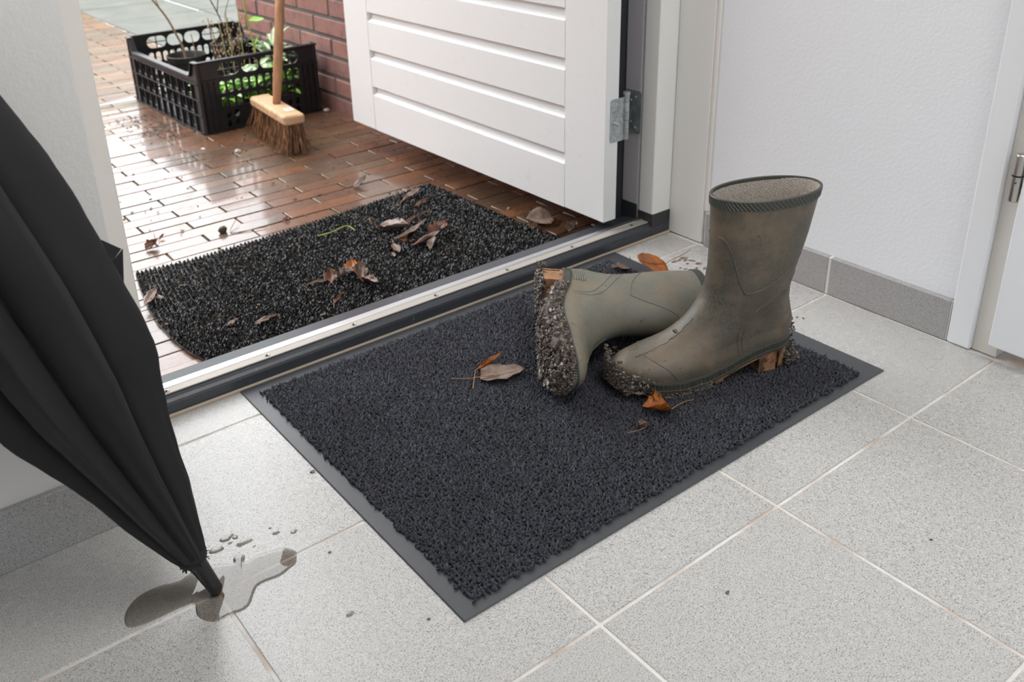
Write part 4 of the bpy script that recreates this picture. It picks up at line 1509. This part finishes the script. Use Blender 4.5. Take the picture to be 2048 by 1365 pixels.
# grass blade on the mat, alder cone, twig
g_ = part('grass_blade', MB().tube(smooth_poly([(-.3250, .8750, SM + .001), (-.2900, .8700, SM + .003), (-.2520, .8780, SM + .004), (-.2470, .8480, SM + .001)], 8), .0011, 5), M['leaf_yellow'], None, smooth=True)
tag(g_, 'bent yellow green grass blade on the scraper mat', 'grass blade')
cn = thing('alder_cone', 'small dark cone on the wet bricks behind the scraper mat', 'cone', (-.4640, 1.0640, PVT), (0, 0, .5))
mbc = MB()
for k in range(46):
    a, zz = k * 2.4, .0085 * (k / 46 - .5) * 1.6
    r_ = .0062 * sqrt(max(.05, 1 - (zz / .0078) ** 2))
    mbc.blob((zz * 1.25, r_ * cos(a), .0062 + r_ * sin(a)), .0024, 0, .3)
part('scales', mbc, M['cone'], cn, fix=False)
part('stalk', MB().tube([(-.008, 0, .007), (-.014, .002, .009)], .0007, 5), M['stem'], cn)
tw = part('twig', MB().tube(smooth_poly([(-.3760, 1.0250, PVT + .001), (-.4400, 1.0400, PVT + .001), (-.4500, 1.0560, PVT + .002), (-.4150, 1.0960, PVT + .012)], 8), .0009, 5), M['stem'], None, smooth=True)
tag(tw, 'thin bent stalk lying on the wet bricks right of the cone', 'twig')
for i, (x, y, s_, lb) in enumerate([(-.1960, 1.6040, .010, 'pale crumb of plaster on the paving left of the broom'), (.1990, 1.8170, .011, 'pale crumpled scrap on the paving between crate and brick wall'), (-.2640, 1.6900, .006, 'small pale chip on the paving in front of the crate corner'), (.1060, .7500, .006, 'olive pebble under the open door')]):
    tag(part('pebble', MB().blob((0, 0, s_ * .45), s_, 0, .4, (1, .9, .6)), M['pebble'] if i < 3 else M['debris'], None, loc=(x, y, PVT - .0012)), lb, 'pebble')
# dark leaf mould scraps on the paving
mb = MB()
for k in range(150):
    x, y = random.uniform(-.66, .15), random.uniform(1.02, 2.3)
    mb.blob((x, y, PVT + .0004), random.uniform(.0012, .0034), 0, .5, (1.4, 1, .35))
for k in range(160):
    x, y = -.245 - abs(random.gauss(0, .06)), random.uniform(1.85, 2.2)
    mb.blob((x, y, PVT + .0004), random.uniform(.0012, .0038), 0, .5, (1.4, 1, .35))
o = part('soil_crumbs', mb, M['soil'], None, fix=False)
o['kind'] = 'stuff'
tag(o, 'dark soil crumbs scattered over the wet brick paving', 'soil')

# ------------------------------------------------------------------ dried mud on the tiles
def flake(name, x, y, a, b_, yaw, lb, m='dry_mud', h=.0012, seed=0, grp='dried mud flakes on the tile by the wall board'):
    g = random.Random(seed)
    n = 14
    pts = []
    for k in range(n):
        t = 2 * pi * k / n
        q = 1 + g.uniform(-.35, .3)
        px_, py_ = a * q * cos(t), b_ * q * sin(t)
        pts.append((px_ * cos(yaw) - py_ * sin(yaw), px_ * sin(yaw) + py_ * cos(yaw)))
    mb = MB()
    mb.v = [(p[0], p[1], .0001) for p in pts] + [(p[0] * .8, p[1] * .8, h) for p in pts] + [(0, 0, h * 1.1)]
    for k in range(n):
        mb.f.append((k, (k + 1) % n, n + (k + 1) % n, n + k))
        mb.f.append((n + k, n + (k + 1) % n, 2 * n))
    mb.mi = [0] * len(mb.f)
    return tag(part(name, mb, M[m], None, loc=(x, y, 0)), lb, 'mud flake', grp)


for i, (x, y, a, b_, yw, lb) in enumerate([
        (.1410, .2720, .0085, .0035, -.1, 'brown mud flake at the left end of the mud smear'), (.1535, .2700, .0050, .0030, .3, 'small brown mud flake second from the left in the smear'),
        (.1670, .2720, .0085, .0045, -.5, 'largest brown mud flake at the top of the smear'), (.1620, .2630, .0065, .0030, .2, 'grey brown mud flake under the largest flake'),
        (.1705, .2520, .0085, .0040, -1.1, 'long brown mud flake leading towards the boot'), (.1690, .2350, .0070, .0045, -.9, 'dark mud flake at the right end of the smear near the boot'),
        (.1525, .2490, .0034, .0026, 0, 'single dark crumb in the middle of the mud smear'), (.1270, .2440, .0050, .0022, .5, 'faint mud flake nearest the doormat'),
        (.1310, .2350, .0045, .0020, -.4, 'faint mud speck just in front of the one nearest the doormat'), (.1510, .2240, .0040, .0024, .2, 'thin mud flake below the dark crumb'),
        (.1610, .2130, .0050, .0030, .8, 'mud flake half hidden behind the boot shaft')]):
    flake('mud_flake', x, y, a, b_, yw, lb, seed=i)
flake('mud_flake', .1290, -.0200, .0030, .0018, .4, 'tiny mud speck on the tile right of the boot heel', seed=21, grp='mud specks right of the boot heel')
flake('mud_flake', .1330, -.0290, .0026, .0016, .9, 'second tiny mud speck farther right of the boot heel', seed=22, grp='mud specks right of the boot heel')
for i, (x, y, s_, lb) in enumerate([(-.7230, .1290, .0026, 'dark crumb on the tile against the left doormat border'), (-.8640, .2200, .0016, 'tiny dark crumb on the tile beside the umbrella canopy'), (-.7450, -.1820, .0018, 'tiny dark crumb on the tile below the doormat corner'), (-.7790, -.0220, .0015, 'tiny dark crumb between the puddle and the doormat'), (-.4660, -.3590, .0020, 'tiny dark crumb on the bright tile in front of the doormat'), (-.2150, -.4540, .0016, 'tiny reddish crumb on the tile near the lower right')]):
    tag(part('crumb', MB().blob((0, 0, s_ * .5), s_, 0, .4, (1.4, 1, .6)), M['mud'], None, loc=(x, y, 0)), lb, 'crumb', 'crumbs on the tiles')


# ------------------------------------------------------------------ plastic crate
def stadium(cu, cv, hw, hh, n=5):
    """rounded slot"""
    r = min(hw, hh)
    pts = []
    for (sx, sy, a0) in ((1, 1, 0), (-1, 1, 90), (-1, -1, 180), (1, -1, 270)):
        for k in range(n + 1):
            a = radians(a0 + 90 * k / n)
            pts.append((cu + sx * (hw - r) + r * cos(a), cv + sy * (hh - r) + r * sin(a)))
    out = []
    for p in pts:
        if not out or abs(p[0] - out[-1][0]) + abs(p[1] - out[-1][1]) > 1e-6:
            out.append(p)
    if abs(out[0][0] - out[-1][0]) + abs(out[0][1] - out[-1][1]) < 1e-6:
        out.pop()
    return out


def panel(outer, holes, thick, T):
    """flat plate with slots; plate lies in local x/z, thickness along y"""
    bm = bmesh.new()
    es = []
    loops = [outer] + holes
    idx = []
    for lp in loops:
        vv_ = [bm.verts.new((p[0], 0, p[1])) for p in lp]
        idx.append(len(vv_))
        for i in range(len(vv_)):
            es.append(bm.edges.new((vv_[i], vv_[(i + 1) % len(vv_)])))
    bmesh.ops.triangle_fill(bm, use_beauty=True, use_dissolve=False, edges=es, normal=(0, -1, 0))
    bm.verts.index_update()
    bm.verts.ensure_lookup_table()
    vs_ = [tuple(v_.co) for v_ in bm.verts]
    fs_ = [tuple(v_.index for v_ in f_.verts) for f_ in bm.faces]
    bm.free()
    n = len(vs_)
    mb = MB()
    allv = vs_ + [(p[0], thick, p[2]) for p in vs_]
    F_ = list(fs_) + [tuple(i + n for i in reversed(f_)) for f_ in fs_]
    o = 0
    for c_ in idx:
        for i in range(c_):
            a, b_ = o + i, o + (i + 1) % c_
            F_.append((a, b_, b_ + n, a + n))
        o += c_
    mb.add([T @ Vector(p) for p in allv], F_)
    return mb


CW, CL, CHT = .392, .580, .217
crate = thing('plastic_crate', 'black slotted plastic crate of garden pots against the brick wall', 'crate', (-.1985, 1.829, GZ + .001), (0, 0, radians(1.6)))
oF = [(0, 0), (CW, 0), (CW, CHT - .008), (CW - .008, CHT), (.008, CHT), (0, CHT - .008)]
hF = []
for cu in (.098, .1635, .2285, .294):
    pass
ov = [(.097, 1), (.1675, 0), (.2245, 0), (.295, 1)]
ovals = [stadium(.0975, .1845, .034, .0195), stadium(.1680, .1845, .0285, .0195), stadium(.2295, .1845, .0285, .0195), stadium(.2950, .1845, .034, .0195)]
hF += ovals
for k in range(11):
    cu = .0725 + k * .0247
    hF.append(stadium(cu, .1335, .0088, .0175))
    hF.append(stadium(cu, .0875, .0088, .0165))
for cu in (.080, .107, .286, .313):
    hF.append(stadium(cu, .047, .0082, .0120))
    hF.append(stadium(cu, .0185, .0082, .0105))


def ends(y, flip):
    T = Matrix.Translation((0, y, 0)) if not flip else Matrix.Translation((CW, y, 0)) @ Matrix.Rotation(pi, 4, 'Z')
    e = part('end_panel', panel(oF, hF, .0035, T), M['crate'], crate)
    mb = MB()
    for (v_, d_) in ((.1560, .006), (.1125, .0045), (.0675, .0045), (.0010, .006)):
        mb.box(.006, CW - .006, -d_, .0, v_, v_ + .0035, 0, T=T)
    for cu in (.0975, .2950):
        mb.box(cu - .0015, cu + .0015, -.001, .002, .166, .204, 0, T=T)
        mb.box(cu - .034, cu + .034, -.001, .002, .1832, .1862, 0, T=T)
    for cu in (.012, .030, .048, CW - .012, CW - .030, CW - .048):
        mb.box(cu - .0014, cu + .0014, -.005, .0, .002, .156, 0, T=T)
    mb.box(.150, .158, -.0015, .0, .010, .036, 0, T=T)
    mb.box(-.004, CW + .004, -.008, .008, CHT - .0045, CHT, .0015, T=T)
    part('rib', mb, M['crate'], e)


ends(0, False)
ends(CL, True)
SH = .170
oS = [(0, 0), (CL, 0), (CL, CHT - .004), (CL - .028, CHT - .004), (CL - .052, SH + .004), (CL - .060, SH), (.060, SH), (.052, SH + .004), (.028, CHT - .004), (0, CHT - .004)]
hS = []
for k in range(9):
    cu = .078 + k * .053
    for (v0, v1) in ((.014, .050), (.061, .097), (.108, .146)):
        hS.append(stadium(cu, (v0 + v1) / 2, .0165, (v1 - v0) / 2))
for x, flip in ((0, True), (CW, False)):
    T = (Matrix.Translation((x, CL, 0)) @ Matrix.Rotation(-pi / 2, 4, 'Z')) if flip else (Matrix.Translation((x, 0, 0)) @ Matrix.Rotation(pi / 2, 4, 'Z'))
    e = part('side_panel', panel(oS, hS, .0035, T), M['crate'], crate)
    mb = MB()
    for (v_, d_) in ((.1500, .007), (.1005, .006), (.0535, .006), (.0010, .007)):
        mb.box(.004, CL - .004, -d_, .0, v_, v_ + .0035, 0, T=T)
    for k in range(10):
        cu = .0515 + k * .053
        mb.box(cu - .0018, cu + .0018, -.006, .0, .002, .150, 0, T=T)
    mb.box(.055, CL - .055, -.009, .010, SH - .001, SH + .0035, .0015, T=T)
    for (u0, u1) in ((.000, .032), (CL - .032, CL)):
        mb.box(u0, u1, -.006, .010, CHT - .0050, CHT - .0005, .0015, T=T)
    Tl = T @ Matrix.Translation((.040, .002, .192)) @ Matrix.Rotation(radians(61), 4, 'Y')
    mb.box(-.026, .026, -.009, .009, -.002, .002, .001, T=Tl)
    Tl = T @ Matrix.Translation((CL - .040, .002, .192)) @ Matrix.Rotation(radians(-61), 4, 'Y')
    mb.box(-.026, .026, -.009, .009, -.002, .002, .001, T=Tl)
    part('rib', mb, M['crate'], e)
for (x, y) in ((0.004, .004), (CW - .004, .004), (.004, CL - .004), (CW - .004, CL - .004)):
    smooth_angle(part('corner_post', MB().tube([(x, y, 0), (x, y, CHT - .002)], .0075, 14), M['crate'], crate))
part('base', MB().box(.002, CW - .002, .002, CL - .002, .0005, .004), M['crate'], crate)

CB = GZ + .006


def pot(label, x, y, r, ztop):
    t = thing('plant_pot', label, 'plant pot', (x, y, CB))
    h = ztop - CB
    prof = [(.0001, 0), (r * .72, 0), (r * .93, h * .86), (r * .97, h * .87), (r, h - .001), (r - .0015, h), (r - .003, h - .002), (r * .9, h * .8), (r * .85, h * .72), (.0001, h * .72)]
    o = part('pot', MB().lathe(prof, 36), M['pot'], t)
    smooth_angle(o, 50)
    mb = MB().lathe([(r * .87, h * .76), (r * .5, h * .79), (.0001, h * .80)], 24)
    for k in range(60):
        a, q = random.uniform(0, 2 * pi), r * .8 * sqrt(random.random())
        mb.blob((q * cos(a), q * sin(a), h * .785), random.uniform(.002, .006), 0, .4)
    part('soil', mb, M['soil'], t, fix=False)
    return t, h


p1, h1 = pot('round black plant pot with a bare woody stem in the crate', -.082, 2.235, .064, .142)
st = smooth_poly([(-.006, -.01, h1 * .75), (-.010, -.012, h1 + .02), (-.026, -.012, h1 + .07), (-.050, -.014, h1 + .13), (-.092, -.016, h1 + .20), (-.150, -.02, h1 + .30)], 6)
part('stem', MB().tube(st, list(np.linspace(.0042, .0026, len(st))), 7), M['dry_stem'], p1, smooth=True)
st = smooth_poly([(-.068, -.014, h1 + .165), (-.085, -.018, h1 + .21), (-.125, -.02, h1 + .27)], 5)
part('twig', MB().tube(st, .0016, 6), M['dry_stem'], p1, smooth=True)
part('leaf_litter', MB().lathe([(.020, h1 * .80), (.006, h1 * .845), (.0001, h1 * .84)], 9, Matrix.Translation((-.026, .012, 0))), M['leaf_silver'], p1, smooth=True)
st = smooth_poly([(.020, -.03, h1 * .78), (.020, -.031, h1 + .02), (.016, -.03, h1 + .07)], 5)
part('twig', MB().tube(st, .0015, 6), M['dry_stem'], p1, smooth=True)

p2, h2 = pot('round black plant pot with dark bare branches at the back of the crate', .106, 2.318, .068, .146)
br = [[(-.01, -.02, h2 * .78), (-.025, -.03, h2 + .05), (-.045, -.04, h2 + .11), (-.080, -.05, h2 + .18), (-.125, -.05, h2 + .23)],
      [(-.045, -.04, h2 + .11), (-.035, -.04, h2 + .16), (-.036, -.045, h2 + .22), (-.030, -.05, h2 + .30)],
      [(-.060, -.045, h2 + .14), (-.075, -.05, h2 + .20), (-.070, -.05, h2 + .30)],
      [(0, -.02, h2 * .78), (.000, -.03, h2 + .04), (-.012, -.03, h2 + .10), (.005, -.035, h2 + .15)]]
for k, q in enumerate(br):
    q = smooth_poly(q, 6)
    part('branch', MB().tube(q, list(np.linspace(.0030 if k == 0 else .0018, .0011, len(q))), 6), M['dark_stem'], p2, smooth=True)

# dry seed heads: six thin stalks with brown flakes
for k, (x, y, hgt, dx) in enumerate((q_[0], q_[1], q_[2] + .045, q_[3] * 1.3) for q_ in [(-.012, 2.085, .190, -.018), (.004, 2.090, .235, -.010), (.016, 2.080, .205, .004), (.026, 2.100, .255, -.006), (-.002, 2.110, .240, -.026), (.040, 2.095, .200, .012), (.052, 2.080, .270, .004)]):
    lbs = ['leftmost dry stalk with brown seed flakes in the crate', 'dry stalk with seed flakes second from the left in the crate', 'short dry stalk in the middle of the dry clump in the crate', 'tall dry stalk leaning left in the dry clump in the crate', 'dry stalk behind the leftmost ones in the crate', 'dry stalk right of the dry clump in the crate', 'tall pale green dry stalk beside the fresh green stem in the crate']
    t = thing('dry_stalk', lbs[k], 'plant', (x, y, CB), group='dry stalks in the crate')
    q = smooth_poly([(0, 0, 0), (dx * .2, 0, hgt * .4), (dx * .6, .004, hgt * .75), (dx, .006, hgt)], 6)
    part('stem', MB().tube(q, .0013, 6), M['green_stem' if k in (1, 3, 6) else 'dry_stem'], t, smooth=True)
    mb = MB()
    for j in range(26):
        u = random.uniform(.5, 1.02)
        mb.blob((dx * u + random.gauss(0, .008), random.gauss(0, .008), hgt * u - abs(random.gauss(0, .012))), random.uniform(.0014, .0042), 0, .4, (.6, .6, 1.5))
    part('seed_head', mb, M['dry_flower'], t, fix=False)

# fresh green stem with one bright leaf
t = thing('green_shoot', 'tall fresh green stem with a bright leaf in front of the brick wall', 'plant', (.082, 2.030, CB))
q = smooth_poly([(0, 0, 0), (-.002, 0, .10), (-.010, 0, .20), (-.022, 0, .29), (-.024, 0, .36)], 6)
part('stem', MB().tube(q, .0027, 8), M['leaf_yellow'], t, smooth=True)
l_ = part('leaf', leaf_mesh(.055, .022, .3, .35, .2, 'lance', 0, seed=1), M['leaf_green'], t, smooth=True, loc=(-.021, 0, .278))
l_.rotation_euler = (radians(35), radians(8), radians(-20))
l_ = part('leaf', leaf_mesh(.046, .010, .5, 1.5, .2, 'lance', 0, seed=2), M['leaf_green'], t, smooth=True, loc=(-.012, 0, .195))
l_.rotation_euler = (radians(10), radians(-25), radians(-10))

# silvery and green leafy plants in the front half of the crate
PLANTS = [
    ('silvery green velvety leaf rosette beside the broom handle', .148, 2.060, 'leaf_silver', 26, .085, .018, 55, .160, 'lance', .04),
    ('silver green strap leaves at the near left of the crate', -.055, 1.965, 'leaf_silver', 18, .125, .026, 45, .085, 'lance', .05),
    ('bright green leafy plant showing through the left front slots', -.115, 1.900, 'leaf_green', 30, .055, .032, 45, .085, 'ovate', .05),
    ('green leafy plant in the middle of the crate front', -.020, 1.900, 'leaf_green', 34, .060, .028, 50, .085, 'ovate', .06),
    ('pale green leafy plant under the middle oval slots', .045, 1.960, 'leaf_silver', 30, .075, .026, 45, .120, 'ovate', .06),
    ('yellow green young leaves at the right end of the crate', .150, 1.905, 'leaf_yellow', 14, .034, .022, 45, .100, 'ovate', .035),
    ('green leaves filling the crate behind the broom', .095, 1.905, 'leaf_green', 30, .060, .028, 50, .100, 'ovate', .05),
    ('small green weeds in the middle of the crate behind the left slots', -.120, 2.030, 'leaf_green', 16, .055, .018, 55, .045, 'lance', .04)]
for pi_, (lb, x, y, m_, n_, ln_, wd_, elev, zb_, sh, spread) in enumerate(PLANTS):
    t = thing('leafy_plant', lb, 'plant', (x, y, CB))
    part('root_ball', MB().blob((0, 0, zb_ * .42), max(.022, zb_ * .42), 0, .12), M['soil'], t)
    variants = [leaf_mesh(ln_ * f_, wd_ * f_, .5, b_, .35, sh, .05, 8, 4, seed=pi_ * 7 + k).mesh('leaf', M[m_], True) for k, (f_, b_) in enumerate(((1, -.5), (.8, -.9), (1.15, -.7)))]
    for k in range(n_):
        a = 2.4 * k + random.uniform(-.3, .3)
        r_ = spread * random.random() * .5
        o = link('leaf', variants[k % 3], t, (r_ * cos(a), r_ * sin(a), zb_ * random.uniform(.55, 1.15)))
        o.rotation_euler = (random.uniform(-.4, .4), -radians(random.uniform(.4, 1.25) * elev), a)
t = thing('red_shoot', 'thin reddish shoot standing against the brick wall behind the crate', 'plant', (.174, 2.060, CB))
q = smooth_poly([(0, 0, 0), (.004, 0, .12), (-.001, .002, .20), (-.012, .004, .27)], 6)
part('stem', MB().tube(q, .0012, 6), M['stem'], t, smooth=True)

# ------------------------------------------------------------------ broom
bm_yaw = radians(85.0)
br = thing('broom', 'wooden street broom with brown bristles standing by the crate', 'broom', (-.0655, 1.600, GZ), (0, 0, bm_yaw))
BT = .0935 - GZ       # top of the block above the ground
o = part('block', MB().box(-.140, .140, -.0315, .0315, BT - .030, BT, .006), M['wood'], br)
bev = o.modifiers.new('round', 'BEVEL')
bev.width = .004
bev.segments = 3
V, Fq = [], []
mb = MB()
for k in range(950):
    x, y = random.uniform(-.132, .132), random.uniform(-.026, .026)
    fx, fy = x / .132, y / .026
    zt_ = BT - .028
    bx = x + fx * abs(fx) * .020 + random.gauss(0, .006)
    by = y + fy * .020 + random.gauss(0, .006)
    zb_ = random.uniform(.001, .016) + (0.006 if abs(fy) > .8 else 0)
    mx_ = (x + (bx - x) * .35, y + (by - y) * .35, zt_ * .55 + zb_ * .45)
    mb.tube([(x, y, zt_), mx_, (bx, by, zb_)], [.0013, .0012, .0007], 4, cap=False)
o = part('bristles', mb, M['broom_fibre'], br, fix=False, kind='stuff')
m = M['broom_fibre']
v = coord(m)
mpp = N(m, 'ShaderNodeMapping')
mpp.inputs['Scale'].default_value = (160, 160, 6)
L(m, v, mpp.inputs['Vector'])
setcol(m, ramp(m, noise(m, mpp.outputs[0], 1.2, 3), [(0.36, (0.035, 0.017, 0.010)), (0.5, (0.16, 0.072, 0.028)), (0.66, (0.40, 0.20, 0.075))]))
part('sticker', MB().box(-.088, -.062, -.020, .002, BT, BT + .0005), M['sticker'], br)
part('print', MB().box(-.083, -.067, -.015, -.003, BT + .0003, BT + .0008), M['sticker_grey'], br, label='grey printed square on the sticker')
hb = Vector((0.006, -.004, BT - .004))
hdir = Matrix.Rotation(-bm_yaw, 4, 'Z') @ Vector((.062, .030, .289)).normalized()
part('handle', MB().tube([hb, hb + hdir * .02, hb + hdir * .06, hb + hdir * 1.30], [.0110, .0118, .0132, .0132], 20), M['handle_wood'], br, smooth=True)
